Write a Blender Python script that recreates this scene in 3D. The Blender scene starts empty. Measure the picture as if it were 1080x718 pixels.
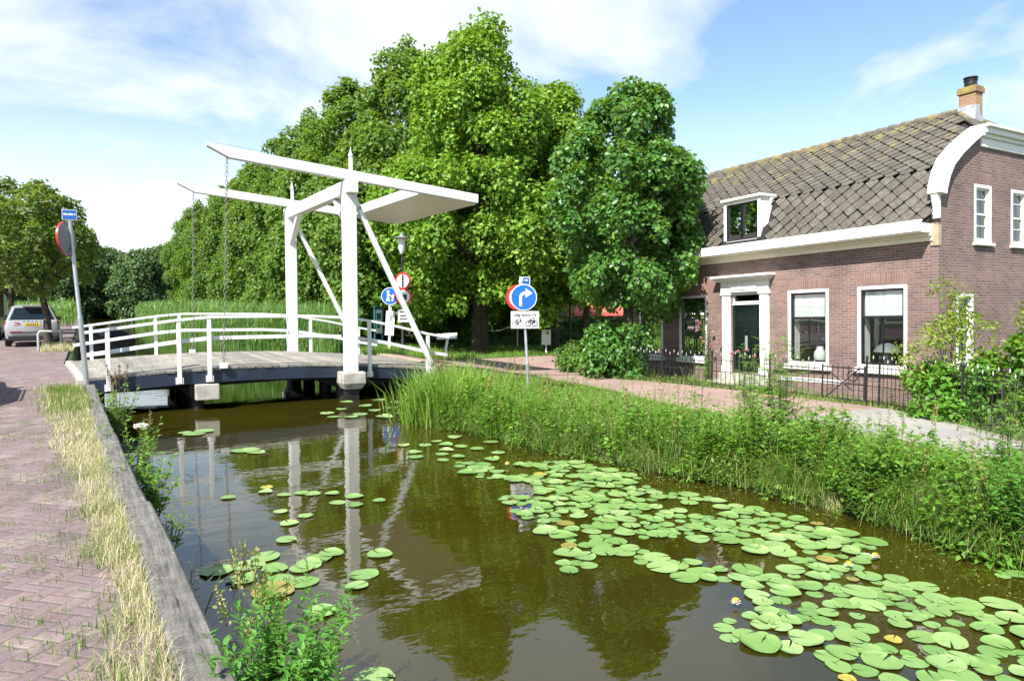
import bpy, math, random
import numpy as np
from mathutils import Vector, Matrix, Euler
R = math.radians
random.seed(4)
rng = np.random.default_rng(7)
scn = bpy.context.scene
col = scn.collection

# ------------------------------------------------------------------ camera
EYE = 1.72
YAW = R(31.3); PITCH = math.atan(39/740)
cam_d = bpy.data.cameras.new('camera'); cam = bpy.data.objects.new('camera', cam_d); col.objects.link(cam)
cam_d.sensor_width = 36; cam_d.lens = 740/1080*36; cam_d.clip_end = 3000; cam_d.clip_start = .05
cam.location = (0, 0, EYE); cam.rotation_euler = (math.pi/2-PITCH, 0, -YAW)
scn.camera = cam
_F = Vector((math.sin(YAW)*math.cos(PITCH), math.cos(YAW)*math.cos(PITCH), -math.sin(PITCH)))
_Rt = Vector((math.cos(YAW), -math.sin(YAW), 0)); _U = _Rt.cross(_F)
def on_level(px, py, z):
    """point of the horizontal plane z seen at a pixel of the 1080x718 photograph (used to survey positions on the ground and water)"""
    d = _F + _Rt*((px-540)/740) - _U*((py-359)/740)
    t = (z-EYE)/d.z
    return Vector((d.x*t, d.y*t, z))

# ------------------------------------------------------------------ materials
def new_mat(name):
    m = bpy.data.materials.new(name); m.use_nodes = True
    nt = m.node_tree; b = nt.nodes['Principled BSDF']
    return m, nt, b
def N(nt, t, **kw):
    n = nt.nodes.new(t)
    for k, v in kw.items():
        setattr(n, k, v)
    return n
def L(nt, a, b): nt.links.new(a, b)
def c4(c): return (c[0], c[1], c[2], 1)
def ramp(nt, fac, stops, interp='LINEAR'):
    r = N(nt, 'ShaderNodeValToRGB'); r.color_ramp.interpolation = interp
    els = r.color_ramp.elements
    while len(els) < len(stops): els.new(.5)
    for e, (p, c) in zip(els, stops): e.position = p; e.color = c4(c)
    if fac is not None: L(nt, fac, r.inputs[0])
    return r
def noise(nt, vec, scale, detail=4, rough=.6):
    n = N(nt, 'ShaderNodeTexNoise'); n.inputs['Scale'].default_value = scale
    n.inputs['Detail'].default_value = detail; n.inputs['Roughness'].default_value = rough
    if vec is not None: L(nt, vec, n.inputs['Vector'])
    return n
def bump(nt, h, b, strength=.3, dist=.02):
    n = N(nt, 'ShaderNodeBump'); n.inputs['Strength'].default_value = strength; n.inputs['Distance'].default_value = dist
    L(nt, h, n.inputs['Height']); L(nt, n.outputs[0], b.inputs['Normal']); return n
def mixc(nt, fac, a, b, mode='MIX'):
    m = N(nt, 'ShaderNodeMix'); m.data_type = 'RGBA'; m.blend_type = mode
    for sock, v in ((m.inputs[0], fac), (m.inputs[6], a), (m.inputs[7], b)):
        if hasattr(v, 'is_linked') or isinstance(v, bpy.types.NodeSocket): L(nt, v, sock)
        elif isinstance(v, tuple): sock.default_value = c4(v)
        else: sock.default_value = v
    return m.outputs[2]
def geo_pos(nt): return N(nt, 'ShaderNodeNewGeometry').outputs['Position']
def obj_co(nt): return N(nt, 'ShaderNodeTexCoord').outputs['Object']

def plain(name, c, rough=.5, metal=0, var=.12, scale=3, c2=None, bmp=0, spec=None):
    m, nt, b = new_mat(name)
    co = obj_co(nt); n = noise(nt, co, scale, 6)
    lo = c2 or tuple(v*(1-var*2) for v in c); hi = c
    r = ramp(nt, n.outputs[0], [(.32, lo), (.62, hi)])
    L(nt, r.outputs[0], b.inputs['Base Color'])
    b.inputs['Roughness'].default_value = rough; b.inputs['Metallic'].default_value = metal
    if spec is not None: b.inputs['Specular IOR Level'].default_value = spec
    if bmp:
        n2 = noise(nt, co, scale*12, 5); bump(nt, n2.outputs[0], b, bmp, .01)
    return m

def white_paint(name, c=(.70, .705, .70), dirt=(.55, .54, .47), amt=.5):
    m, nt, b = new_mat(name)
    co = obj_co(nt); n = noise(nt, co, 2.3, 8, .7)
    r = ramp(nt, n.outputs[0], [(.25, dirt), (amt, c)])
    n3 = noise(nt, co, 18, 4); r3 = ramp(nt, n3.outputs[0], [(.28, (.8, .8, .78)), (.42, (1, 1, 1))])
    L(nt, mixc(nt, .6, r.outputs[0], r3.outputs[0], 'MULTIPLY'), b.inputs['Base Color']); b.inputs['Roughness'].default_value = .42
    n2 = noise(nt, co, 30, 4); bump(nt, n2.outputs[0], b, .12, .006)
    # rain streaks and green bloom running down the paint
    mp = N(nt, 'ShaderNodeMapping'); mp.inputs['Scale'].default_value = (16, 16, .9); L(nt, co, mp.inputs[0]); n4 = noise(nt, mp.outputs[0], 1, 5, .65)
    r4 = ramp(nt, n4.outputs[0], [(.52, (1, 1, 1)), (.75, (.66, .67, .60))]); src = b.inputs['Base Color'].links[0].from_socket
    L(nt, mixc(nt, .8, src, r4.outputs[0], 'MULTIPLY'), b.inputs['Base Color'])
    return m

def leaf_mat(name, cols, trans=.35, rough=.45, spec=.35):
    m, nt, b = new_mat(name)
    g = N(nt, 'ShaderNodeNewGeometry')
    n = noise(nt, g.outputs['Position'], .55, 3)
    ad = N(nt, 'ShaderNodeMath', operation='MULTIPLY_ADD'); L(nt, n.outputs[0], ad.inputs[0]); ad.inputs[1].default_value = .75; ad.inputs[2].default_value = -.375
    a2 = N(nt, 'ShaderNodeMath', operation='ADD'); L(nt, ad.outputs[0], a2.inputs[0]); L(nt, g.outputs['Random Per Island'], a2.inputs[1])
    k = len(cols)
    r = ramp(nt, a2.outputs[0], [(i/(k-1) if k > 1 else 0, c) for i, c in enumerate(cols)])
    L(nt, r.outputs[0], b.inputs['Base Color']); b.inputs['Roughness'].default_value = rough
    b.inputs['Specular IOR Level'].default_value = spec
    t = N(nt, 'ShaderNodeBsdfTranslucent')
    L(nt, mixc(nt, .5, r.outputs[0], (.30, .42, .02)), t.inputs['Color'])
    mx = N(nt, 'ShaderNodeMixShader'); mx.inputs[0].default_value = trans
    L(nt, b.outputs[0], mx.inputs[1]); L(nt, t.outputs[0], mx.inputs[2])
    L(nt, mx.outputs[0], nt.nodes['Material Output'].inputs[0])
    return m

def brick_wall(name, c1, c2, mortar, soldier=False):
    m, nt, b = new_mat(name)
    co = obj_co(nt); s = N(nt, 'ShaderNodeSeparateXYZ'); L(nt, co, s.inputs[0])
    a = N(nt, 'ShaderNodeMath', operation='ADD'); L(nt, s.outputs[0], a.inputs[0]); L(nt, s.outputs[1], a.inputs[1])
    c = N(nt, 'ShaderNodeCombineXYZ')
    if soldier: L(nt, a.outputs[0], c.inputs[1]); L(nt, s.outputs[2], c.inputs[0])
    else: L(nt, a.outputs[0], c.inputs[0]); L(nt, s.outputs[2], c.inputs[1])
    t = N(nt, 'ShaderNodeTexBrick'); L(nt, c.outputs[0], t.inputs['Vector'])
    t.inputs['Scale'].default_value = 1; t.inputs['Brick Width'].default_value = .21 if not soldier else .4; t.inputs['Row Height'].default_value = .0625
    t.inputs['Mortar Size'].default_value = .0055; t.inputs['Mortar Smooth'].default_value = .2; t.inputs['Bias'].default_value = -.1
    t.inputs['Color1'].default_value = c4(c1); t.inputs['Color2'].default_value = c4(c2); t.inputs['Mortar'].default_value = c4(mortar)
    n = noise(nt, co, 1.1, 6, .65); r = ramp(nt, n.outputs[0], [(.3, (.68, .66, .68)), (.55, (1, 1, 1)), (.75, (1.18, 1.12, 1.05))])
    n2 = noise(nt, co, 45, 3); r2 = ramp(nt, n2.outputs[0], [(.3, (.75, .75, .75)), (.65, (1.1, 1.1, 1.1))])
    x = mixc(nt, 1, t.outputs[0], r.outputs[0], 'MULTIPLY'); x = mixc(nt, .8, x, r2.outputs[0], 'MULTIPLY')
    L(nt, x, b.inputs['Base Color']); b.inputs['Roughness'].default_value = .85
    inv = N(nt, 'ShaderNodeMath', operation='SUBTRACT'); inv.inputs[0].default_value = 1; L(nt, t.outputs['Fac'], inv.inputs[1])
    hh = N(nt, 'ShaderNodeMath', operation='MULTIPLY_ADD'); L(nt, n2.outputs[0], hh.inputs[0]); hh.inputs[1].default_value = .4; L(nt, inv.outputs[0], hh.inputs[2])
    bump(nt, hh.outputs[0], b, .6, .008)
    return m

def herringbone(name, brick_w, cols, mortar, rot=45):
    m, nt, b = new_mat(name)
    p = geo_pos(nt)
    mp = N(nt, 'ShaderNodeMapping'); mp.inputs['Rotation'].default_value = (0, 0, R(rot)); mp.inputs['Scale'].default_value = (1/brick_w,)*3
    L(nt, p, mp.inputs[0])
    wob = noise(nt, p, 6, 2)
    wv = N(nt, 'ShaderNodeVectorMath', operation='SCALE'); L(nt, wob.outputs['Color'], wv.inputs[0]); wv.inputs['Scale'].default_value = .22
    wa = N(nt, 'ShaderNodeVectorMath', operation='ADD'); L(nt, mp.outputs[0], wa.inputs[0]); L(nt, wv.outputs[0], wa.inputs[1])
    s = N(nt, 'ShaderNodeSeparateXYZ'); L(nt, wa.outputs[0], s.inputs[0])
    def M(op, a, bb=None, cc=None):
        n = N(nt, 'ShaderNodeMath', operation=op)
        for i, v in enumerate((a, bb, cc)):
            if v is None: continue
            if isinstance(v, (int, float)): n.inputs[i].default_value = v
            else: L(nt, v, n.inputs[i])
        return n.outputs[0]
    i = M('FLOOR', s.outputs[0]); j = M('FLOOR', s.outputs[1])
    fx = M('SUBTRACT', s.outputs[0], i); fy = M('SUBTRACT', s.outputs[1], j)
    k = M('FLOORED_MODULO', M('SUBTRACT', i, j), 4)
    def eq(v): return M('COMPARE', k, v, .1)
    dl = M('MAXIMUM', fx, eq(1)); dr = M('MAXIMUM', M('SUBTRACT', 1, fx), eq(0))
    db = M('MAXIMUM', fy, eq(2)); dt = M('MAXIMUM', M('SUBTRACT', 1, fy), eq(3))
    d = M('MINIMUM', M('MINIMUM', dl, dr), M('MINIMUM', db, dt))
    cx = M('SUBTRACT', i, eq(1)); cy = M('SUBTRACT', j, eq(2))
    cc = N(nt, 'ShaderNodeCombineXYZ'); L(nt, cx, cc.inputs[0]); L(nt, cy, cc.inputs[1])
    w = N(nt, 'ShaderNodeTexWhiteNoise'); w.noise_dimensions = '2D'; L(nt, cc.outputs[0], w.inputs['Vector'])
    kk = len(cols); r = ramp(nt, w.outputs['Value'], [(q/(kk-1), c) for q, c in enumerate(cols)])
    mort = M('SMOOTHSTEP' if False else 'LESS_THAN', d, .036)
    big = noise(nt, p, .7, 6, .65); rb = ramp(nt, big.outputs[0], [(.3, (.8, .8, .82)), (.7, (1.15, 1.1, 1.08))])
    fine = noise(nt, p, 60, 4); rf = ramp(nt, fine.outputs[0], [(.3, (.8, .8, .8)), (.7, (1.12, 1.12, 1.12))])
    x = mixc(nt, 1, r.outputs[0], rb.outputs[0], 'MULTIPLY'); x = mixc(nt, 1, x, rf.outputs[0], 'MULTIPLY')
    # joints: sandy, some with moss
    mo = noise(nt, p, 1.6, 4); rm = ramp(nt, mo.outputs[0], [(.48, mortar), (.62, (.10, .13, .05))])
    x = mixc(nt, mort, x, rm.outputs[0])
    du = noise(nt, p, 2.2, 8, .7); rd = ramp(nt, du.outputs[0], [(.52, (0, 0, 0)), (.75, (.55, .55, .55))])
    x = mixc(nt, rd.outputs[0], x, (.42, .36, .31))
    L(nt, x, b.inputs['Base Color']); b.inputs['Roughness'].default_value = .9; b.inputs['Specular IOR Level'].default_value = .25
    h = M('MINIMUM', M('MULTIPLY', d, 6), 1)
    h2 = M('MULTIPLY_ADD', fine.outputs[0], .5, h)
    bump(nt, h2, b, .8, .008)
    return m

def wood(name, cols, axis=0, rough=.8, grain=1, island=False):
    m, nt, b = new_mat(name)
    co = obj_co(nt)
    mp = N(nt, 'ShaderNodeMapping'); sc = [14, 14, 14]; sc[axis] = .8; mp.inputs['Scale'].default_value = [v*grain for v in sc]
    L(nt, co, mp.inputs[0]); n = noise(nt, mp.outputs[0], 1.6, 8, .7)
    k = len(cols); r = ramp(nt, n.outputs[0], [(.25+.5*q/(k-1), c) for q, c in enumerate(cols)])
    x = r.outputs[0]
    if island:
        g = N(nt, 'ShaderNodeNewGeometry'); ri = ramp(nt, g.outputs['Random Per Island'], [(0, (.72, .72, .74)), (1, (1.15, 1.12, 1.08))])
        x = mixc(nt, 1, x, ri.outputs[0], 'MULTIPLY')
    n3 = noise(nt, co, 1.7, 5); r3 = ramp(nt, n3.outputs[0], [(.3, (.75, .77, .75)), (.65, (1.1, 1.08, 1.05))])
    x = mixc(nt, 1, x, r3.outputs[0], 'MULTIPLY')
    L(nt, x, b.inputs['Base Color']); b.inputs['Roughness'].default_value = rough; b.inputs['Specular IOR Level'].default_value = .25
    bump(nt, n.outputs[0], b, .5, .01)
    return m

M = {}
M['white'] = white_paint('white_paint')
M['white_trim'] = white_paint('white_trim', (.70, .69, .66), (.58, .56, .48), .45)
M['cream'] = white_paint('cream_paint', (.74, .70, .58), (.55, .52, .42), .42)
M['concrete'] = plain('concrete', (.42, .40, .35), .85, var=.25, scale=4, bmp=.4)
M['kerb'] = plain('kerb_stone', (.44, .43, .37), .85, var=.2, scale=5, bmp=.4)
M['navy'] = plain('navy_steel', (.016, .026, .05), .45, var=.2)
M['black_timber'] = plain('black_timber', (.012, .012, .012), .6, var=.2)
M['deck'] = wood('deck_planks', [(.12, .112, .10), (.245, .235, .21), (.33, .32, .29)], axis=1, island=True)
def cracked(name):
    m, nt, b = new_mat(name); co = obj_co(nt)
    mp = N(nt, 'ShaderNodeMapping'); mp.inputs['Scale'].default_value = (26, 1.6, 26); L(nt, co, mp.inputs[0]); n = noise(nt, mp.outputs[0], 1, 9, .75)
    r = ramp(nt, n.outputs[0], [(.36, (.012, .011, .010)), (.43, (.10, .095, .088)), (.56, (.165, .158, .148)), (.7, (.23, .222, .21))])
    n2 = noise(nt, co, 5, 7, .7); r2 = ramp(nt, n2.outputs[0], [(.3, (.55, .56, .52)), (.6, (1.1, 1.08, 1.05))]); n3 = noise(nt, co, 70, 3); r3 = ramp(nt, n3.outputs[0], [(.3, (.75, .75, .75)), (.7, (1.15, 1.15, 1.15))])
    x = mixc(nt, 1, mixc(nt, 1, r.outputs[0], r2.outputs[0], 'MULTIPLY'), r3.outputs[0], 'MULTIPLY'); n5 = noise(nt, co, 11, 5, .7); r5 = ramp(nt, n5.outputs[0], [(.62, (0, 0, 0)), (.72, (.8, .8, .8))]); x = mixc(nt, r5.outputs[0], x, (.22, .23, .16))
    L(nt, x, b.inputs['Base Color']); b.inputs['Roughness'].default_value = .9; bump(nt, n.outputs[0], b, .9, .012); return m
M['beam'] = cracked('weathered_beam')
M['old_beam'] = wood('weathered_beam', [(.035, .033, .03), (.115, .108, .10), (.19, .18, .168)], axis=1)
M['dark_boards'] = wood('dark_boards', [(.015, .014, .012), (.04, .036, .03), (.06, .055, .045)], axis=2)
M['brick'] = brick_wall('house_brick', (.215, .128, .108), (.128, .082, .076), (.30, .262, .235))
M['soldier'] = brick_wall('soldier_brick', (.24, .138, .112), (.175, .105, .09), (.30, .26, .23), True)
M['chim_brick'] = brick_wall('chimney_brick', (.34, .17, .10), (.27, .17, .07), (.42, .38, .28))
M['street'] = herringbone('street_clinker', .095, [(.135, .10, .104), (.19, .137, .137), (.16, .12, .13), (.21, .155, .15), (.175, .13, .138)], (.14, .12, .105), 45)
M['path_brick'] = herringbone('path_clinker', .09, [(.27, .18, .15), (.32, .215, .18), (.29, .20, .175), (.345, .245, .21)], (.24, .20, .165), 20)
def asphalt():
    m, nt, b = new_mat('asphalt'); p = geo_pos(nt)
    n = noise(nt, p, 90, 3); r = ramp(nt, n.outputs[0], [(.3, (.20, .19, .18)), (.7, (.36, .345, .32))])
    n2 = noise(nt, p, .9, 6, .7); r2 = ramp(nt, n2.outputs[0], [(.3, (.78, .78, .78)), (.7, (1.1, 1.08, 1.05))])
    L(nt, mixc(nt, 1, r.outputs[0], r2.outputs[0], 'MULTIPLY'), b.inputs['Base Color']); b.inputs['Roughness'].default_value = .9
    bump(nt, n.outputs[0], b, .4, .006); return m
M['asphalt'] = asphalt()
def soil():
    m, nt, b = new_mat('ground_soil'); p = geo_pos(nt)
    n = noise(nt, p, 1.5, 8, .7); r = ramp(nt, n.outputs[0], [(.3, (.05, .042, .022)), (.5, (.045, .075, .018)), (.7, (.07, .115, .028))])
    L(nt, r.outputs[0], b.inputs['Base Color']); b.inputs['Roughness'].default_value = .95
    n2 = noise(nt, p, 25, 4); bump(nt, n2.outputs[0], b, .8, .03); return m
M['soil'] = soil()
def water():
    m, nt, b = new_mat('canal_water'); p = geo_pos(nt)
    n0 = noise(nt, p, .35, 4); r0 = ramp(nt, n0.outputs[0], [(.3, (.022, .0195, .0020)), (.7, (.033, .029, .0032))])
    L(nt, r0.outputs[0], b.inputs['Base Color']); b.inputs['Roughness'].default_value = .015; b.inputs['IOR'].default_value = 1.55
    mp = N(nt, 'ShaderNodeMapping'); mp.inputs['Scale'].default_value = (1, 1.7, 1); mp.inputs['Rotation'].default_value = (0, 0, R(-31)); L(nt, p, mp.inputs[0])
    n1 = noise(nt, mp.outputs[0], 1.7, 3, .55); n2 = noise(nt, mp.outputs[0], 7, 2, .5)
    a = N(nt, 'ShaderNodeMath', operation='MULTIPLY_ADD'); L(nt, n2.outputs[0], a.inputs[0]); a.inputs[1].default_value = .16; L(nt, n1.outputs[0], a.inputs[2])
    bump(nt, a.outputs[0], b, .075, .05)
    return m
M['water'] = water()
def roof_tile():
    m, nt, b = new_mat('slate_tile'); co = obj_co(nt); g = N(nt, 'ShaderNodeNewGeometry')
    r = ramp(nt, g.outputs['Random Per Island'], [(0, (.088, .08, .064)), (.5, (.108, .098, .08)), (1, (.130, .12, .097))])
    n = noise(nt, co, 9, 8, .75); r2 = ramp(nt, n.outputs[0], [(.35, (.6, .6, .6)), (.55, (1, 1, 1)), (.72, (1.35, 1.3, 1.2))])
    x = mixc(nt, 1, r.outputs[0], r2.outputs[0], 'MULTIPLY')
    # lichen, thicker towards the ridge
    s = N(nt, 'ShaderNodeSeparateXYZ'); L(nt, co, s.inputs[0])
    mr = N(nt, 'ShaderNodeMapRange'); L(nt, s.outputs[2], mr.inputs[0]); mr.inputs[1].default_value = 4.2; mr.inputs[2].default_value = 6.5; mr.inputs[3].default_value = -.11; mr.inputs[4].default_value = .07
    n2 = noise(nt, co, 2.6, 7, .75); ad = N(nt, 'ShaderNodeMath', operation='ADD'); L(nt, n2.outputs[0], ad.inputs[0]); L(nt, mr.outputs[0], ad.inputs[1])
    r3 = ramp(nt, ad.outputs[0], [(.54, (0, 0, 0)), (.68, (.7, .7, .7))])
    x = mixc(nt, r3.outputs[0], x, (.27, .22, .07))
    n5 = noise(nt, co, 4.5, 6, .75); ad2 = N(nt, 'ShaderNodeMath', operation='ADD'); L(nt, n5.outputs[0], ad2.inputs[0]); L(nt, mr.outputs[0], ad2.inputs[1])
    r5 = ramp(nt, ad2.outputs[0], [(.66, (0, 0, 0)), (.72, (1, 1, 1))]); x = mixc(nt, r5.outputs[0], x, (.46, .27, .03))
    n4 = noise(nt, co, 1.3, 7, .8); r4 = ramp(nt, n4.outputs[0], [(.60, (0, 0, 0)), (.78, (.55, .55, .55))])
    x = mixc(nt, r4.outputs[0], x, (.36, .35, .31))
    L(nt, x, b.inputs['Base Color']); b.inputs['Roughness'].default_value = .85; b.inputs['Specular IOR Level'].default_value = .3
    bump(nt, n.outputs[0], b, .5, .012); return m
M['tile'] = roof_tile()
M['underlay'] = plain('roof_underlay_shadow', (.012, .012, .012), .9)  # black stands in for the shadow under the tile edges
M['black_paint'] = plain('black_paint', (.010, .011, .012), .25, var=.1)
M['door_green'] = plain('door_green', (.004, .010, .009), .22, var=.1)
M['iron'] = plain('black_iron', (.014, .014, .015), .5, var=.25)
M['chain'] = plain('rusty_chain', (.20, .19, .175), .6, .3, var=.25)
M['rusty'] = plain('painted_rusty_iron', (.42, .36, .30), .7, .2, c2=(.16, .07, .03), scale=9)
M['iron_tip'] = plain('pale_iron_tip', (.42, .40, .38), .5, var=.25)
M['blind'] = plain('white_blind', (.82, .81, .77), .8, var=.04)
M['curtain'] = plain('white_curtain', (.75, .77, .78), .85, var=.08, scale=9)
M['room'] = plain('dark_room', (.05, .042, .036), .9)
M['stone'] = plain('sandstone', (.40, .33, .22), .85, var=.2, bmp=.3)
M['lead'] = plain('lead_flashing', (.36, .38, .42), .55, var=.2, scale=8)
M['galv'] = plain('galvanised_steel', (.46, .48, .50), .4, .6, var=.12, scale=6)
M['grey_plastic'] = plain('grey_plastic', (.20, .21, .215), .5, var=.05)
M['mirror'] = plain('mirror_glass', (.8, .8, .8), .03, 1, var=0)
M['sign_white'] = plain('sign_white', (.8, .8, .8), .35, var=.03)
M['sign_blue'] = plain('sign_blue', (.01, .11, .52), .35, var=.03)
M['plate_blue'] = plain('name_plate_blue', (.015, .10, .36), .35, var=.03)
M['sign_red'] = plain('sign_red', (.52, .02, .02), .35, var=.03)
M['ink'] = plain('sign_ink', (.015, .015, .015), .4, var=0)
M['teal'] = plain('teal_frame', (.02, .13, .15), .4, var=.05)
M['car_paint'] = plain('silver_paint', (.47, .48, .50), .25, .55, var=.02)
M['car_paint_blue'] = plain('pale_blue_paint', (.42, .47, .53), .22, .5, var=.02)
M['car_dark'] = plain('dark_paint', (.03, .03, .035), .22, .2, var=.02)
M['van_white'] = plain('van_white', (.78, .79, .8), .3, var=.02)
M['car_glass'] = plain('car_glass', (.012, .022, .035), .05, var=.05)
M['rubber'] = plain('tyre_rubber', (.014, .014, .014), .8, var=.1)
M['rim'] = plain('alloy_rim', (.35, .35, .36), .3, .8, var=.05)
M['tail'] = plain('tail_light', (.42, .012, .015), .15, var=.05)
M['plate'] = plain('yellow_plate', (.72, .46, .02), .4, var=.05)
M['trim_black'] = plain('black_trim', (.018, .018, .02), .5, var=.1)
M['tarp'] = plain('navy_tarp', (.014, .022, .055), .6, var=.25, scale=5)
M['boat_black'] = plain('black_hull', (.012, .012, .014), .4, var=.2)
M['brown_fence'] = plain('dark_fence_wood', (.045, .032, .022), .8, var=.25)
M['awning'] = plain('red_awning', (.62, .12, .09), .7, var=.08)
M['thatch'] = plain('grey_thatch', (.20, .18, .16), .95, var=.25, scale=7, bmp=.5)
M['far_wall'] = plain('pale_wall', (.6, .56, .48), .8, var=.1)
M['orange'] = plain('orange_frame', (.45, .17, .05), .6, var=.1)
M['bark'] = wood('bark', [(.022, .018, .014), (.055, .045, .034), (.10, .085, .066)], axis=2, grain=.5)
M['stem'] = plain('green_stem', (.10, .14, .04), .7, var=.2)
M['dry_stem'] = plain('dry_stem', (.24, .16, .08), .8, var=.25)
M['twig'] = plain('grey_twig', (.20, .16, .12), .85, var=.2)
M['pink'] = leaf_mat('pink_petals', [(.60, .20, .24), (.72, .42, .42)], .25)
M['petal'] = leaf_mat('white_petals', [(.75, .72, .70), (.85, .82, .80)], .25)
M['lf_maple'] = leaf_mat('leaf_maple', [(.085, .185, .018), (.15, .31, .028), (.25, .42, .05)], .42)
M['lf_oak'] = leaf_mat('leaf_oak', [(.06, .135, .02), (.105, .215, .032), (.16, .275, .05)], .45)
M['lf_linden'] = leaf_mat('leaf_linden', [(.038, .125, .024), (.075, .22, .036), (.13, .29, .055)], .42, rough=.4, spec=.5)
M['lf_street'] = leaf_mat('leaf_street_tree', [(.055, .12, .022), (.11, .19, .034), (.19, .22, .055)], .45)
M['lf_far'] = leaf_mat('leaf_far', [(.05, .11, .04), (.095, .17, .065)], .35)
M['lf_bush'] = leaf_mat('leaf_bush', [(.06, .15, .025), (.11, .23, .035)], .4)
M['lf_vine'] = leaf_mat('leaf_vine', [(.07, .20, .02), (.13, .31, .035)], .45)
M['lf_lime'] = leaf_mat('leaf_lime', [(.13, .22, .025), (.22, .30, .04), (.28, .34, .07)], .45)
M['lf_weed'] = leaf_mat('leaf_weed', [(.075, .20, .022), (.14, .32, .04), (.23, .40, .08)], .5, rough=.4)
M['lf_nettle'] = leaf_mat('leaf_nettle', [(.075, .24, .03), (.13, .35, .06)], .45)
M['seed'] = leaf_mat('seed_heads', [(.20, .24, .06), (.32, .30, .12)], .3)
M['seed_brown'] = leaf_mat('seed_heads_brown', [(.20, .11, .05), (.30, .20, .10)], .2)
M['grass'] = leaf_mat('grass_blades', [(.09, .21, .022), (.165, .33, .04), (.27, .40, .10)], .5)
M['grass_mix'] = leaf_mat('grass_mixed', [(.06, .16, .02), (.12, .24, .035), (.22, .28, .07), (.34, .30, .14)], .4)
M['grass_edge'] = leaf_mat('grass_edge', [(.05, .13, .016), (.10, .22, .03), (.16, .28, .05), (.30, .30, .12)], .4)
M['grass_pale'] = leaf_mat('grass_pale', [(.26, .33, .08), (.36, .38, .14), (.48, .42, .22)], .45)
M['grass_dry'] = leaf_mat('grass_dry', [(.50, .42, .24), (.62, .53, .33), (.70, .63, .44), (.34, .36, .12)], .4)
M['reed'] = leaf_mat('reed_blades', [(.085, .19, .045), (.14, .29, .07), (.21, .35, .11)], .48)
M['iris'] = leaf_mat('iris_blades', [(.10, .24, .022), (.19, .36, .045), (.30, .42, .11)], .45)
def pad_mat(name, c1, c2, spots):
    m, nt, b = new_mat(name); co = obj_co(nt)
    oi = N(nt, 'ShaderNodeObjectInfo')
    mx = mixc(nt, oi.outputs['Random'], c1, c2)
    n = noise(nt, co, 9, 6, .7); r = ramp(nt, n.outputs[0], [(.4, (1, 1, 1)), (.75, spots)])
    x = mixc(nt, 1, mx, r.outputs[0], 'MULTIPLY')
    gp = geo_pos(nt); sp = noise(nt, gp, 38, 3, .6); rs = ramp(nt, sp.outputs[0], [(.66, (1, 1, 1)), (.71, (.45, .36, .22))]); x = mixc(nt, 1, x, rs.outputs[0], 'MULTIPLY')
    bl = noise(nt, gp, 1.3, 3); rb = ramp(nt, bl.outputs[0], [(.35, (.82, .88, .8)), (.65, (1.12, 1.06, 1.05))]); x = mixc(nt, 1, x, rb.outputs[0], 'MULTIPLY')
    gr = N(nt, 'ShaderNodeTexGradient'); gr.gradient_type = 'RADIAL'; L(nt, co, gr.inputs[0])
    w = N(nt, 'ShaderNodeMath', operation='MULTIPLY'); L(nt, gr.outputs['Fac'], w.inputs[0]); w.inputs[1].default_value = 19
    f = N(nt, 'ShaderNodeMath', operation='PINGPONG'); L(nt, w.outputs[0], f.inputs[0]); f.inputs[1].default_value = .5
    rv = ramp(nt, f.outputs[0], [(0, (1.22, 1.2, 1.15)), (.09, (1, 1, 1))]); x = mixc(nt, .8, x, rv.outputs[0], 'MULTIPLY')
    L(nt, x, b.inputs['Base Color']); b.inputs['Roughness'].default_value = .45; b.inputs['Specular IOR Level'].default_value = .4
    bump(nt, f.outputs[0], b, .25, .006); return m
M['pad'] = pad_mat('lily_pad_green', (.14, .265, .075), (.235, .355, .145), (.72, .70, .45))
M['pad_yellow'] = pad_mat('lily_pad_yellow', (.38, .33, .06), (.26, .30, .07), (.8, .5, .3))
M['pad_brown'] = pad_mat('lily_pad_brown', (.26, .24, .07), (.20, .19, .05), (.9, .7, .5))
def glass(name, tint=(.80, .84, .84), base=.06):
    m = bpy.data.materials.new(name); m.use_nodes = True; nt = m.node_tree; nt.nodes.clear()
    o = N(nt, 'ShaderNodeOutputMaterial'); t = N(nt, 'ShaderNodeBsdfTransparent'); t.inputs[0].default_value = c4(tint)
    g = N(nt, 'ShaderNodeBsdfGlossy'); g.inputs['Roughness'].default_value = .01
    f = N(nt, 'ShaderNodeFresnel'); f.inputs[0].default_value = 1.5
    a = N(nt, 'ShaderNodeMath', operation='ADD'); L(nt, f.outputs[0], a.inputs[0]); a.inputs[1].default_value = base
    mx = N(nt, 'ShaderNodeMixShader'); L(nt, a.outputs[0], mx.inputs[0]); L(nt, t.outputs[0], mx.inputs[1]); L(nt, g.outputs[0], mx.inputs[2])
    L(nt, mx.outputs[0], o.inputs[0]); return m
M['glass'] = glass('window_glass', (.72, .77, .77), .07)

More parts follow.
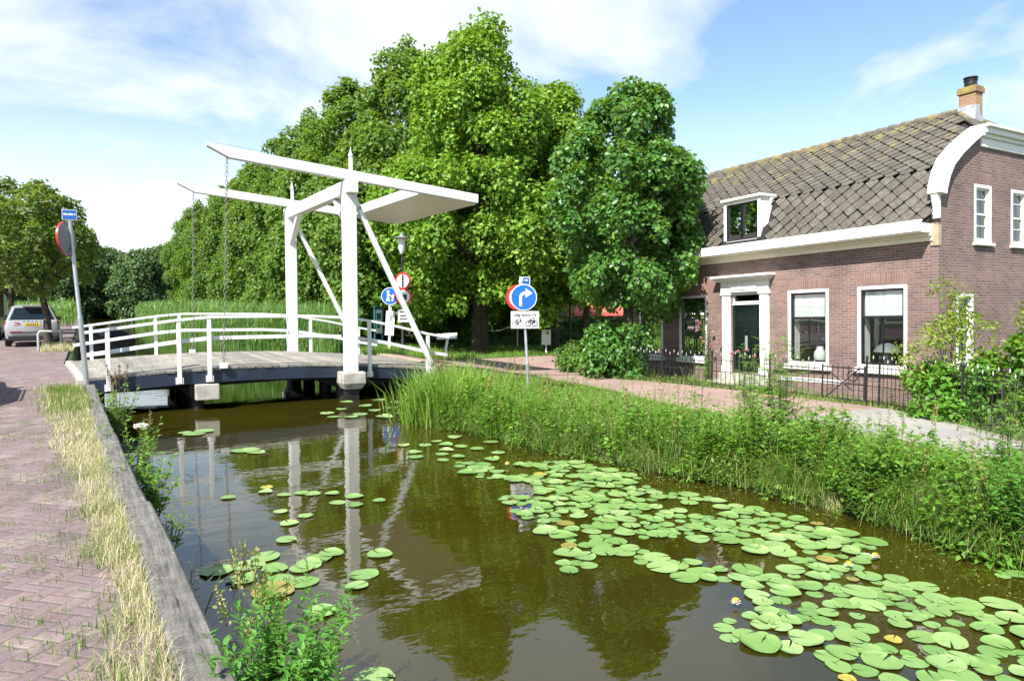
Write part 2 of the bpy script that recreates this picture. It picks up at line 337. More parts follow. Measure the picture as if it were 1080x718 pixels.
# ------------------------------------------------------------------ mesh helpers
class MB:
    def __init__(self): self.v = []; self.f = []; self.m = []; self.cur = 0
    def add(self, vs, fs, mat=None):
        o = len(self.v); self.v += [tuple(q) for q in vs]
        for f in fs: self.f.append([i+o for i in f]); self.m.append(self.cur if mat is None else mat)
    def box(self, x0, x1, y0, y1, z0, z1, mat=None, mtx=None):
        vs = [Vector(p) for p in ((x0,y0,z0),(x1,y0,z0),(x1,y1,z0),(x0,y1,z0),(x0,y0,z1),(x1,y0,z1),(x1,y1,z1),(x0,y1,z1))]
        if mtx: vs = [mtx @ v for v in vs]
        self.add(vs, [(0,3,2,1),(4,5,6,7),(0,1,5,4),(1,2,6,5),(2,3,7,6),(3,0,4,7)], mat)
    def bar(self, p0, p1, w, h, up=(0,0,1), mat=None, taper=1):
        p0 = Vector(p0); p1 = Vector(p1); d = (p1-p0).normalized(); u = Vector(up)
        if abs(d.dot(u)) > .98: u = Vector((0,1,0))
        s = d.cross(u).normalized(); u = s.cross(d).normalized()
        vs = []
        for p, k in ((p0, 1), (p1, taper)):
            for a, b in ((-1,-1),(1,-1),(1,1),(-1,1)): vs.append(p + s*(a*w/2*k) + u*(b*h/2*k))
        self.add(vs, [(0,1,2,3),(7,6,5,4),(0,4,5,1),(1,5,6,2),(2,6,7,3),(3,7,4,0)], mat)
    def tube(self, pts, rad, n=8, mat=None, cap=True):
        pts = [Vector(p) for p in pts]
        if not hasattr(rad, '__len__'): rad = [rad]*len(pts)
        vs = []; fs = []
        prev = None
        for i, p in enumerate(pts):
            d = (pts[min(i+1, len(pts)-1)] - pts[max(i-1, 0)])
            d = d.normalized() if d.length > 1e-9 else Vector((0,0,1))
            if prev is None:
                u = Vector((1,0,0)) if abs(d.x) < .8 else Vector((0,1,0))
            else: u = prev
            u = (u - d*u.dot(d)).normalized(); prev = u; w = d.cross(u)
            for k in range(n):
                a = 2*math.pi*k/n; vs.append(p + (u*math.cos(a) + w*math.sin(a))*rad[i])
        for i in range(len(pts)-1):
            for k in range(n):
                k2 = (k+1) % n; fs.append((i*n+k, i*n+k2, (i+1)*n+k2, (i+1)*n+k))
        if cap: fs.append(tuple(range(n-1, -1, -1))); fs.append(tuple(range((len(pts)-1)*n, len(pts)*n)))
        self.add(vs, fs, mat)
    def lathe(self, prof, n=20, o=(0,0,0), mat=None):
        vs = []; fs = []
        for r, z in prof:
            for k in range(n):
                a = 2*math.pi*k/n; vs.append((o[0]+r*math.cos(a), o[1]+r*math.sin(a), o[2]+z))
        for i in range(len(prof)-1):
            for k in range(n):
                k2 = (k+1) % n; fs.append((i*n+k, i*n+k2, (i+1)*n+k2, (i+1)*n+k))
        fs.append(tuple(range(n-1,-1,-1))); fs.append(tuple(range((len(prof)-1)*n, len(prof)*n)))
        self.add(vs, fs, mat)
    def prism(self, poly, f0, f1, mat=None):
        """poly: 2D points; f0/f1 map a 2D point to 3D for the two caps"""
        n = len(poly); vs = [f0(p) for p in poly] + [f1(p) for p in poly]
        fs = [tuple(range(n-1,-1,-1)), tuple(range(n, 2*n))] + [(i, (i+1) % n, n+(i+1) % n, n+i) for i in range(n)]
        self.add(vs, fs, mat)
    def disc(self, c, nrm, r, th, n=32, mat=None):
        nrm = Vector(nrm).normalized(); c = Vector(c)
        u = nrm.cross(Vector((0,0,1))).normalized(); w = u.cross(nrm)
        P = [(math.cos(2*math.pi*k/n), math.sin(2*math.pi*k/n)) for k in range(n)]
        self.prism(P, lambda p: c+(u*p[0]+w*p[1])*r, lambda p: c+(u*p[0]+w*p[1])*r+nrm*th, mat)
    def build(self, name, mats, parent=None, smooth=None, bevel=0, loc=None):
        me = bpy.data.meshes.new(name); me.from_pydata(self.v, [], self.f)
        mats = mats if isinstance(mats, (list, tuple)) else [mats]
        for m in mats: me.materials.append(m)
        me.polygons.foreach_set('material_index', self.m)
        me.validate(); me.update()
        import bmesh
        b = bmesh.new(); b.from_mesh(me); bmesh.ops.recalc_face_normals(b, faces=b.faces); b.to_mesh(me); b.free()
        if smooth is not None:
            me.polygons.foreach_set('use_smooth', [True]*len(me.polygons)); me.set_sharp_from_angle(angle=R(smooth))
        o = bpy.data.objects.new(name, me); col.objects.link(o)
        if parent: o.parent = parent
        if loc is not None: o.location = loc
        if bevel:
            md = o.modifiers.new('bevel', 'BEVEL'); md.width = bevel; md.segments = 2; md.limit_method = 'ANGLE'; md.angle_limit = R(40)
        return o

def np_mesh(name, V, T, mat, parent=None, loc=None, smooth=False, midx=None):
    me = bpy.data.meshes.new(name); V = np.asarray(V, np.float32).reshape(-1, 3); T = np.asarray(T, np.int32).reshape(-1, 3)
    me.vertices.add(len(V)); me.vertices.foreach_set('co', V.ravel())
    me.loops.add(T.size); me.loops.foreach_set('vertex_index', T.ravel())
    me.polygons.add(len(T)); me.polygons.foreach_set('loop_start', np.arange(0, T.size, 3, dtype=np.int32))
    mats = mat if isinstance(mat, (list, tuple)) else [mat]
    for m in mats: me.materials.append(m)
    if midx is not None: me.polygons.foreach_set('material_index', np.asarray(midx, np.int32))
    me.update(calc_edges=True)
    if smooth: me.polygons.foreach_set('use_smooth', np.ones(len(T), bool))
    o = bpy.data.objects.new(name, me); col.objects.link(o)
    if parent: o.parent = parent
    if loc is not None: o.location = loc
    return o

def unit(a): return a/np.maximum(np.linalg.norm(a, axis=-1, keepdims=True), 1e-9)
def leaves(base, dirv, nrm, ln, wd, fold=.25):
    """rhombic leaves folded along the midrib: 4 verts, 2 triangles each"""
    n = len(base); d = unit(dirv); s = unit(np.cross(d, nrm)); u = np.cross(s, d)
    ln = np.broadcast_to(ln, (n,))[:, None]; wd = np.broadcast_to(wd, (n,))[:, None]
    mid = base + d*ln*.45 + u*wd*fold
    V = np.stack([base, mid + s*wd*.5, base + d*ln - u*ln*.08, mid - s*wd*.5], 1)
    i = np.arange(n)[:, None]*4
    T = np.concatenate([i+np.array([[0, 1, 2]]), i+np.array([[0, 2, 3]])], 1)
    return V.reshape(-1, 3), T.reshape(-1, 3)
def blades(base, ln, wd, lean, az, bend=.6, kink=.5):
    """grass blades: 5 verts, 3 triangles each"""
    n = len(base); a = az; h = np.stack([np.cos(a), np.sin(a), np.zeros(n)], 1)
    b2 = a + np.pi/2 + rng.normal(0, .5, n); s = np.stack([np.cos(b2), np.sin(b2), np.zeros(n)], 1)
    up = np.array([[0, 0, 1.]]); ln = ln[:, None]; wd = np.broadcast_to(wd, (n,))[:, None]; lean = lean[:, None]
    m = base + ln*kink*(up*np.cos(lean*.5) + h*np.sin(lean*.5))
    l2 = lean*(1+bend)
    t = m + ln*(1-kink)*(up*np.cos(l2) + h*np.sin(l2))
    V = np.stack([base - s*wd*.5, base + s*wd*.5, m - s*wd*.42, m + s*wd*.42, t], 1)
    i = np.arange(n)[:, None]*5
    T = np.concatenate([i+np.array([[0,1,3]]), i+np.array([[0,3,2]]), i+np.array([[2,3,4]])], 1)
    return V.reshape(-1, 3), T.reshape(-1, 3)
def join(parts):
    Vs = []; Ts = []; o = 0
    for V, T in parts: Vs.append(V); Ts.append(T+o); o += len(V)
    return np.concatenate(Vs), np.concatenate(Ts)

def tag(o, label, cat, group=None, kind=None):
    o['label'] = label; o['category'] = cat
    if group: o['group'] = group
    if kind: o['kind'] = kind
    return o
def thing(name, label, cat, loc=(0,0,0), rot=(0,0,0), group=None):
    o = bpy.data.objects.new(name, None); o.empty_display_size = .2; col.objects.link(o); o.location = loc; o.rotation_euler = rot
    return tag(o, label, cat, group)
def struct(o): o['kind'] = 'structure'; return o
def stuff(o, label, cat): o['kind'] = 'stuff'; return tag(o, label, cat)
def dup(o, loc, rot=0, scale=1, label=None, group=None, parent=None):
    c = o.copy(); col.objects.link(c)
    if parent is None:
        c.location = loc; c.rotation_euler = (0, 0, rot); c.scale = (scale,)*3 if not hasattr(scale, '__len__') else scale
        if label: c['label'] = label
        if group: c['group'] = group
    else: c.parent = parent
    for ch in list(o.children): dup(ch, None, parent=c)
    return c

# ------------------------------------------------------------------ terrain
def lerp_tab(tab):
    xs = np.array([t[0] for t in tab]); ys = np.array([t[1] for t in tab])
    return lambda v: np.interp(v, xs, ys)
xr_f = lerp_tab([(-30, 7.2), (0, 7.0), (2.9, 7.05), (4.5, 7.2), (6, 7.15), (7, 6.8), (8.7, 6.35), (10.8, 5.95), (12.8, 5.65), (14.5, 6.1), (16, 7.6), (17, 8.0), (23, 8.1), (30, 8.4), (36, 6.4), (45, 5.8), (60, 5.6), (100, 6.5), (140, 7)])
xl_f = lambda y: .02 + (16.8-np.clip(y, -30, 16.8))*.03 + np.where(y > 17, -np.clip((y-17)*.06, 0, .35), 0)
pl_f = lerp_tab([(0, 9.2), (4, 9.9), (5.3, 10.4), (7.4, 10.9), (9.5, 10.3), (11.5, 10.6), (13.4, 11.1), (15, 11.2), (17.5, 11.0), (22, 10.6), (30, 9.9)])     # path, canal side
pr_f = lerp_tab([(0, 11.6), (4, 12.35), (5.3, 12.6), (6.4, 13.2), (7.4, 13.8), (8.8, 14.4), (10.2, 14.2), (14.3, 13.4), (15.5, 13.05), (17.5, 13.6), (19, 15.2), (22, 16.2), (24.5, 18), (30, 18)])
def sstep(a, b, x):
    t = np.clip((x-a)/(b-a), 0, 1); return t*t*(3-2*t)
def height(x, y):
    x = np.asarray(x, float); y = np.asarray(y, float)
    hl = -.06 + .13*np.exp(-((x+.2)/2.6)**2)*np.exp(-((y-19.5)/4.2)**2) - .35*sstep(-14, -40, x)*0
    xr = xr_f(y)
    t = sstep(0, .9, x-xr)
    hr = -1.3 + .92*sstep(-.3, .25, x-xr)
    hr = np.maximum(hr, -1.3) + .0
    plat = -.40 - .05*sstep(9, 11, x)
    hr = np.where(x-xr > .25, -.38 + (plat+.38)*sstep(.25, 2, x-xr), hr)
    # ramp up to the bridge end
    ramp_ = .40*np.exp(-((np.maximum(x-8.2, 0))/2.3)**2)*sstep(15.6, 17.2, y)*(1-sstep(22.2, 24.5, y))
    hr = hr + np.where(x-xr > .15, ramp_, 0)
    # garden side lies lower; the dike falls away along the gable
    hr = hr - .13*sstep(13.4, 15.5, x)*(1-sstep(18, 22, y))
    hr = hr - .72*sstep(15.6, 18.0, x)*(1-sstep(7.5, 9.5, y))
    bed = -1.3
    xl = xl_f(y)
    z = np.where(x < xl, hl, np.where(x > xr-.3, hr, bed))
    z = np.where(y > 150, np.where((x > xl) & (x < xr+.3), -.4, z), z)
    return z
def axis(spec):
    out = []
    for a, b, s in spec: out += list(np.arange(a, b, s))
    return np.array(out + [spec[-1][1]])
gx = axis([(-420, -60, 30), (-60, -16, 4), (-16, -1, .5), (-1, 16, .15), (16, 24, .5), (24, 60, 4), (60, 420, 30)])
gy = axis([(-420, -40, 30), (-40, -6, 2), (-6, 26, .25), (26, 60, 1), (60, 160, 5), (160, 900, 40)])
def grid_mesh(name, xs2, ys2, zs2, mat, smooth=True):
    ny, nx = xs2.shape
    V = np.stack([xs2, ys2, zs2], -1).reshape(-1, 3)
    i = (np.arange(ny-1)[:, None]*nx + np.arange(nx-1)[None, :]).ravel()
    T = np.concatenate([np.stack([i, i+1, i+nx+1], 1), np.stack([i, i+nx+1, i+nx], 1)])
    return np_mesh(name, V, T, mat, smooth=smooth)
GX, GY = np.meshgrid(gx, gy)
struct(grid_mesh('ground', GX, GY, height(GX, GY), M['soil']))
WZ = -.63
wx = np.array([-1.5, 3, 6, 10.5]); wy = np.array([-40, 0, 20, 60, 150.])
A, B = np.meshgrid(wx, wy); struct(grid_mesh('canal_water', A, B, np.full(A.shape, WZ), M['water'], False))

# street along the left quay
sy = axis([(-12, 12, .5), (12, 26, .25), (26, 150, 4)]); su = np.linspace(0, 1, 40)**.6
SY = np.repeat(sy[:, None], len(su), 1)
x_right = np.where(sy < 16.6, xl_f(sy)-.12, np.where(sy < 22.6, -.17-(sy-16.6)*.058, -.55))
SX = -15 + (x_right[:, None]+15)*su[None, :]
SZ = height(np.minimum(SX, xl_f(SY)-.01), SY) + .06
struct(grid_mesh('street', SX, SY, SZ, M['street']))
street_z = lambda x, y: float(height(min(x, float(xl_f(np.array(y)))-.01), y))+.06

# path on the right bank: brick, then asphalt nearer
def path_sheet(name, y0, y1, mat, dz, slant=0):
    ys = np.linspace(y0, y1, int((y1-y0)/.2)+2); u = np.linspace(0, 1, 24)
    Y2 = np.repeat(ys[:, None], len(u), 1); X2 = pl_f(ys)[:, None] + (pr_f(ys)-pl_f(ys))[:, None]*u[None, :]
    k = np.where((ys == y0), 1, 0)[:, None]*slant*(u[None, :]-.5); Y2 = Y2 + k
    return struct(grid_mesh(name, X2, Y2, height(X2, Y2)+dz, mat))
path_sheet('brick_path', 8.2, 23.9, M['path_brick'], .02)
path_sheet('asphalt_path', -3, 8.35, M['asphalt'], .026)
X2, Y2 = np.meshgrid(np.linspace(8.15, 13.5, 30), np.linspace(17.0, 22.4, 24))
struct(grid_mesh('bridge_landing', X2, Y2, height(X2, Y2)+.03, M['path_brick']))

# ------------------------------------------------------------------ quay
mb = MB(); x = lambda y: float(xl_f(np.array(y)))
ys = np.arange(-3, 16.5, .22)
for i, y in enumerate(ys):
    d = random.uniform(0, .015); mb.box(x(y)+.03-.06+d, x(y)+.03+d, y, y+.212, -1.25, -.14-random.uniform(0, .02))
for y in np.arange(-2, 16, 1.6): mb.tube([(x(y)+.09, y, -1.25), (x(y)+.09, y, -.22)], .06, 8)
qw = mb.build('quay_wall', M['dark_boards']); tag(qw, 'dark timber quay wall dropping from the long beam into the canal', 'wall')
def quay_beam(y0, y1, label, off, seed):
    mb = MB(); n = 14; sec = []
    r_ = random.Random(seed)
    for i in range(n+1):
        y = y0+(y1-y0)*i/n; c = x(y)+off+r_.uniform(-.006, .006); w = .115+r_.uniform(-.004, .004); t = .045+r_.uniform(-.006, .004)
        z0 = street_z(c-.2, y)
        sec.append([(c-w, y, z0-.22), (c+w, y, z0-.22), (c+w, y, z0+t-.02), (c+w-.02, y, z0+t), (c-w+.02, y, z0+t), (c-w, y, z0+t-.02)])
    vs = [p for s in sec for p in s]; fs = [tuple(range(6)), tuple(range(6*n, 6*n+6))]
    for i in range(n):
        for k in range(6): fs.append((i*6+k, i*6+(k+1) % 6, i*6+6+(k+1) % 6, i*6+6+k))
    mb.add(vs, fs); o = mb.build('quay_beam', M['beam'], smooth=30); return tag(o, label, 'beam', 'timber beams capping the quay')
quay_beam(-3, 6.62, 'weathered grey quay beam nearest the camera, beside the dry grass', .005, 1)
quay_beam(6.66, 16.2, 'weathered grey quay beam reaching from the joint to the bridge', -.03, 2)
mb = MB()
for i in range(8):
    y0 = 16.6+i*.72; mb.box(-.17-(y0-16.6)*.058-.02, .0-(y0-16.6)*.058-.02, y0, y0+.71, -.3, .175)
kb = mb.build('kerb', M['kerb'], bevel=.012); tag(kb, 'pale stone kerb where the brick street meets the bridge deck', 'kerb')

# ------------------------------------------------------------------ drawbridge
br = thing('drawbridge', 'white wooden drawbridge with raised balance beams over the canal', 'bridge', (4, 19.4, 0))
O = Vector((4, 19.4, 0))
def bpart(mb, name, mat, bevel=.008, smooth=None, parent=None):
    mb.v = [(v[0]-O.x, v[1]-O.y, v[2]-O.z) for v in mb.v]
    return mb.build(name, mat, parent or br, smooth=smooth, bevel=bevel)
dz = lerp_tab([(-.4, .17), (0, .18), (1.4, .27), (3, .31), (4.6, .28), (5.5, .24), (7, .12), (8.25, .0)])
YN, YF = 16.78, 22.1
mb = MB(); xx = -.02
while xx < 8.2:
    w = .185; skew = -.34*max(0, 1-xx/2.5); zl, zr = float(dz(xx)), float(dz(xx+w-.008))
    j = random.uniform(-.02, .02); j2 = random.uniform(-.015, .015); t = .06
    sk2 = -.34*max(0, 1-(xx+w)/2.5)
    vs = [(xx, YN+j, zl-t), (xx+w-.008, YN+j, zr-t), (xx+w-.008+sk2, YF+j2, zr-t), (xx+skew, YF+j2, zl-t)]
    vs += [(a, b_, c+t) for a, b_, c in vs]
    mb.add(vs, [(0,3,2,1),(4,5,6,7),(0,1,5,4),(1,2,6,5),(2,3,7,6),(3,0,4,7)]); xx += w
bpart(mb, 'deck', M['deck'], .004)
for y in (YN+.06, YF-.06):
    mb = MB(); xs_ = np.linspace(.03, 8.2, 18)
    for a, b_ in zip(xs_[:-1], xs_[1:]):
        za, zb = float(dz(a))-.065, float(dz(b_))-.065
        mb.add([(a,y-.05,za-.27),(b_,y-.05,zb-.27),(b_,y+.05,zb-.27),(a,y+.05,za-.27),(a,y-.05,za),(b_,y-.05,zb),(b_,y+.05,zb),(a,y+.05,za)], [(0,3,2,1),(4,5,6,7),(0,1,5,4),(2,3,7,6)])
    bpart(mb, 'girder', M['navy'], 0)
for y in (17.9, 19.4, 20.9):
    mb = MB(); mb.bar((.05, y, -.1), (4.2, y, -.02), .2, .34); mb.bar((4.2, y, -.02), (8.2, y, -.25), .2, .34); bpart(mb, 'joist', M['black_timber'], 0)
for px_ in (2.1, 5.45):
    for y in (17.15, 18.6, 20.2, 21.7):
        mb = MB(); mb.tube([(px_, y, -1.4), (px_, y, -.12)], .15 if px_ < 3 else .17, 10); bpart(mb, 'pile', M['black_timber'], 0, 40)
    mb = MB(); mb.box(px_-.17, px_+.17, 16.9, 22, -.36, -.08); bpart(mb, 'pile_cap', M['black_timber'])
for xa, xb in ((7.6, 8.15), (.08, .3)):
    mb = MB(); mb.box(xa, xb, 16.9, 22.0, -1.4, -.14); bpart(mb, 'abutment', M['black_timber'], 0)
PX = 5.5; PYN, PYF = 16.6, 22.22
for y, s in ((PYN, -1), (PYF, 1)):
    # concrete foot, chamfered below
    mb = MB(); q = [(.20, -.35), (.28, -.20), (.28, .045), (.255, .07)]
    vs = []; 
    for r_, z in q: vs += [(PX-r_, y-r_, z), (PX+r_, y-r_, z), (PX+r_, y+r_, z), (PX-r_, y+r_, z)]
    fs = [(3,2,1,0), (12,13,14,15)]
    for i in range(3):
        for k in range(4): fs.append((i*4+k, i*4+(k+1) % 4, i*4+4+(k+1) % 4, i*4+4+k))
    mb.add(vs, fs); bpart(mb, 'pillar_foot', M['concrete'], .01)
    mb = MB(); mb.box(PX-.15, PX+.15, y+.0*s-.15, y+.15, -.95, -.33); bpart(mb, 'foot_pile', M['black_timber'], 0)
    mb = MB(); mb.box(PX-.145, PX+.145, y-.145, y+.145, .07, 4.64); bpart(mb, 'pillar', M['white'], .015)
    # finial on the beam above the pillar
    mb = MB(); mb.bar((PX+.06, y-.02*s, 4.85), (PX+.06, y-.02*s, 5.25), .075, .075); mb.lathe([(.055, 5.25), (.06, 5.28), (.02, 5.36), (.004, 5.47)], 10, (PX+.06, y-.02*s, 0)); bpart(mb, 'finial', M['white'], .004, 40)
    # diagonal strut
    mb = MB(); mb.bar((PX+.1, y, 4.3), (7.78, y, -.12), .11, .13, up=(0,1,0)); bpart(mb, 'strut', M['white'], .008)
    # knee brace to the lintel
    mb = MB(); mb.bar((PX, y-s*.08, 3.55), (PX, y-s*1.15, 4.45), .12, .15, up=(1,0,0)); bpart(mb, 'knee_brace', M['white'], .008)
mb = MB(); mb.box(PX-.13, PX+.13, PYN-.32, PYF+.32, 4.34, 4.66); bpart(mb, 'lintel', M['white'], .012)
bz = lambda xx: 4.79-.086*(xx-PX)
for y in (PYN+.0, PYF):
    mb = MB()
    # balance beam: side outline in x,z with a raked tip
    h = .125
    h = .115; pts = [(2.34, bz(2.34)+h), (9.0, bz(9.0)+h), (9.0, bz(9.0)-h), (2.80, bz(2.80)-h), (2.34, bz(2.34)+h-.05)]
    mb.prism(pts, lambda p: (p[0], y-.09, p[1]), lambda p: (p[0], y+.09, p[1]))
    bpart(mb, 'balance_beam', M['white'], .01)
    mb = MB(); mb.tube([(2.42, y, bz(2.42)+h+.01), (2.6, y, bz(2.6)+h+.06), (3.4, y, bz(3.4)+h+.06), (3.5, y, bz(3.5)+h)], .007, 6); bpart(mb, 'tie_rod', M['galv'], 0)
    # chain of links from the tip down to the leaf
    mb = MB(); a = Vector((2.76, y, bz(2.76)-h)); b_ = Vector((2.62, y+.14 if y < 19 else y-.12, float(dz(2.62))+.05)); n = 46
    for i in range(n):
        c = a.lerp(b_, (i+.5)/n); hl = (a-b_).length/n*.62; wdt = .026
        ring = []
        for k in range(8):
            t = 2*math.pi*k/8; lx = wdt*math.cos(t); lz = hl*math.sin(t)
            ring.append(c+Vector((lx if i % 2 else 0, 0 if i % 2 else lx, lz)))
        mb.tube(ring+[ring[0]], .0075, 4, cap=False)
    bpart(mb, 'chain', M['chain'], 0)
    mb = MB(); mb.box(b_.x-.08, b_.x+.08, b_.y-.06, b_.y+.06, b_.z-.08, b_.z+.04); bpart(mb, 'chain_shoe', M['white'])
mb = MB()
for a, b_, z0, z1 in ((7.4, 9.02, -.13, -.09), (7.4, 7.5, -.09, .13)):
    vs = []
    for y in (PYN+.1, PYF-.1):
        vs += [(a, y, bz(a)+z0), (b_, y, bz(b_)+z0), (b_, y, bz(b_)+z1), (a, y, bz(a)+z1)]
    mb.add(vs, [(0,1,2,3), (7,6,5,4), (0,4,5,1), (1,5,6,2), (2,6,7,3), (3,7,4,0)])
for y in np.linspace(PYN+.5, PYF-.5, 5): mb.bar((7.52, y, bz(7.52)), (9.0, y, bz(9.0)), .07, .16)
bpart(mb, 'counterweight', [M['cream']], .006)
mb = MB(); mb.bar((7.4, PYN+.1, bz(7.4)+.01), (7.4, PYF-.1, bz(7.4)+.01), .05, .26); bpart(mb, 'counterweight_rim', M['white'])
for y, s in ((PYN, -1), (PYF, 1)):
    for (bx, bz_, w, hh) in ((PX+.02, 4.5, .2, .05), (PX+.22, 4.02, .07, .07), (7.62, .16, .07, .1)):
        mb = MB(); mb.box(bx-w/2, bx+w/2, y-.155 if s < 0 else y+.145, y-.145 if s < 0 else y+.155, bz_-hh/2, bz_+hh/2)
        for q in (-.3, .3): mb.tube([(bx+q*w, y-.17 if s < 0 else y+.17, bz_), (bx+q*w, y-.14 if s < 0 else y+.14, bz_)], .014, 8)
        bpart(mb, 'iron_strap', M['rusty'], .003)
# railings
def railing(y, s, posts, top, bottom_drop):
    tf = lerp_tab(top)
    for xp in posts:
        mb = MB(); z1 = float(tf(xp))-.02; z0 = float(dz(xp))-bottom_drop
        mb.box(xp-.042, xp+.042, y-.042, y+.042, z0, z1); mb.box(xp-.075, xp+.075, y-.03 if s < 0 else y-.07, y+.07 if s < 0 else y+.03, z0-.01, z0+.13); bpart(mb, 'rail_post', M['white'], .006)
    xs_ = [t[0] for t in top]
    for nm, dzz, hh in (('handrail', 0, .060), ('mid_rail', -.47, .085)):
        for (a, b_) in ((xs_[0], 2.02), (2.04, PX-.17), (PX+.17, xs_[-1])):
            mb = MB(); seg = sorted([a, b_]+[q for q in xs_ if a < q < b_])
            for p, q in zip(seg[:-1], seg[1:]):
                za, zb = float(tf(p))+dzz, float(tf(q))+dzz; w = .05 if nm == 'handrail' else .03; yo = 0 if nm == 'handrail' else -s*.085
                mb.add([(p,y+yo-w,za-hh/2),(q,y+yo-w,zb-hh/2),(q,y+yo+w,zb-hh/2),(p,y+yo+w,za-hh/2),(p,y+yo-w,za+hh/2),(q,y+yo-w,zb+hh/2),(q,y+yo+w,zb+hh/2),(p,y+yo+w,za+hh/2)], [(0,3,2,1),(4,5,6,7),(0,1,5,4),(1,2,6,5),(2,3,7,6),(3,0,4,7)])
            bpart(mb, nm, M['white'], .006)
railing(YN-.06, -1, (.38, 1.72, 2.33, 6.02, 7.6), [(-.05, 1.12), (1.72, 1.36), (2.4, 1.42), (4.6, 1.42), (5.5, 1.37), (6.02, 1.29), (6.6, 1.17), (7.6, .93), (8.2, .82)], .30)
railing(YF+.06, 1, (.12, 1.69, 2.3, 6.05, 7.6), [(-.3, 1.07), (1.72, 1.36), (2.4, 1.42), (4.6, 1.40), (5.5, 1.34), (6.6, 1.15), (7.6, .93), (8.2, .82)], .26)
mb = MB(); mb.box(2.02, 2.5, 16.6, 16.98, -.40, -.06); bpart(mb, 'bearing_block', M['concrete'], .012)
mb = MB(); mb.box(2.02, 2.5, 21.9, 22.28, -.40, -.06); bpart(mb, 'bearing_block', M['concrete'], .012)

# ------------------------------------------------------------------ house
HO = Vector((15.5, 8.0, 0))
house = thing('brick_house', 'brown brick house with a tiled gambrel roof and white trim behind the iron fence', 'house', HO, (R(-1.7), 0, R(-1.7)))
HM = Matrix.Translation(HO) @ Euler((R(-1.7), 0, R(-1.7))).to_matrix().to_4x4()
LY = 10.6; WX = 5.4; BZ = -1.7
wins = [(.67, 1.87), (2.63, 3.83), (6.68, 7.86), (8.6, 9.75)]; WZ0, WZ1 = .27, 2.17
door = (4.74, 5.74, -.04, 2.16)
def wall_face(mb, us, holes, top, z_bot, f, depth):
    """front skin with real openings and reveals. f(u, z, d) maps to 3D; top(u) gives wall top"""
    cuts = sorted(set(us + [h[0] for h in holes] + [h[1] for h in holes]))
    for a, b_ in zip(cuts[:-1], cuts[1:]):
        m_ = (a+b_)/2; hs = sorted([h for h in holes if h[0] <= m_ <= h[1]], key=lambda h: h[2])
        z = z_bot
        for h in hs: mb.add([f(a,z,0), f(b_,z,0), f(b_,h[2],0), f(a,h[2],0)], [(0,1,2,3)]); z = h[3]
        mb.add([f(a,z,0), f(b_,z,0), f(b_,top(b_),0), f(a,top(a),0)], [(0,1,2,3)])
    for a, b_, z0, z1 in holes:
        mb.add([f(a,z0,0), f(a,z1,0), f(a,z1,depth), f(a,z0,depth)], [(0,1,2,3)]); mb.add([f(b_,z0,0), f(b_,z1,0), f(b_,z1,depth), f(b_,z0,depth)], [(0,1,2,3)])
        mb.add([f(a,z1,0), f(b_,z1,0), f(b_,z1,depth), f(a,z1,depth)], [(0,1,2,3)]); mb.add([f(a,z0,0), f(b_,z0,0), f(b_,z0,depth), f(a,z0,depth)], [(0,1,2,3)])
mb = MB()
fac = lambda u, z, d: (d, u, z)
holesF = [(a, b_, WZ0, WZ1) for a, b_ in wins] + [door]
wall_face(mb, [0, LY], holesF, lambda u: 3.45, BZ, fac, .3)
prof = [(0, 4.05), (.28, 4.6), (1.55, 5.5), (1.62, 5.6), (WX-1.62, 5.6), (WX-1.55, 5.5), (WX-.28, 4.6), (WX, 4.05)]
ptop = lambda u: float(np.interp(u, [p[0] for p in prof], [p[1] for p in prof]))
gw = [(1.38, 2.1, 3.07, 4.37), (2.95, 3.67, 3.07, 4.37), (.68, 1.36, .42, 1.93), (2.9, 3.7, -1.16, -.62)]
wall_face(mb, [p[0] for p in prof], gw, ptop, BZ, lambda u, z, d: (u, d, z), .3)
wall_face(mb, [p[0] for p in prof], [], ptop, BZ, lambda u, z, d: (u, LY-d, z), .3)
mb.add([(WX, 0, BZ), (WX, LY, BZ), (WX, LY, 3.45), (WX, 0, 3.45)], [(0,1,2,3)])
# parapet end above the eaves at the two gables
for y0, y1 in ((.002, .28), (LY-.28, LY-.002)): mb.add([(0, y0, 3.45), (0, y1, 3.45), (0, y1, 4.05), (0, y0, 4.05)], [(0,1,2,3)]); mb.add([(0, y1 if y0 < 1 else y0, 3.45), (.28, y1 if y0 < 1 else y0, 3.45), (.28, y1 if y0 < 1 else y0, 4.6), (0, y1 if y0 < 1 else y0, 4.05)], [(0,1,2,3)])
mb.build('wall', M['brick'], house)
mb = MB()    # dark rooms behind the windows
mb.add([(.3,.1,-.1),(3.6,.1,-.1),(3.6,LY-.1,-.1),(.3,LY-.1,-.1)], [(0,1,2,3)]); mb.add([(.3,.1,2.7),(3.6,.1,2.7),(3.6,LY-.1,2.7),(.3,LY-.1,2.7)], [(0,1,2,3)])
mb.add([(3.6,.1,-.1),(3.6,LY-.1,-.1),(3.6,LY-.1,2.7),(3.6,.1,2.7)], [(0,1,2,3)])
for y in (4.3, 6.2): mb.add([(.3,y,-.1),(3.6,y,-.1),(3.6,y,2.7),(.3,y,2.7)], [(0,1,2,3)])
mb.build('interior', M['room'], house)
def ring(mb, f, a, b_, z0, z1, w, d0, d1, mat=0):
    for (p, q, r_, s) in ((a, a+w, z0, z1), (b_-w, b_, z0, z1), (a+w, b_-w, z0, z0+w), (a+w, b_-w, z1-w, z1)):
        P = [f(p,r_,d0), f(q,r_,d0), f(q,s,d0), f(p,s,d0), f(p,r_,d1), f(q,r_,d1), f(q,s,d1), f(p,s,d1)]
        mb.add(P, [(0,3,2,1),(4,5,6,7),(0,1,5,4),(1,2,6,5),(2,3,7,6),(3,0,4,7)], mat)
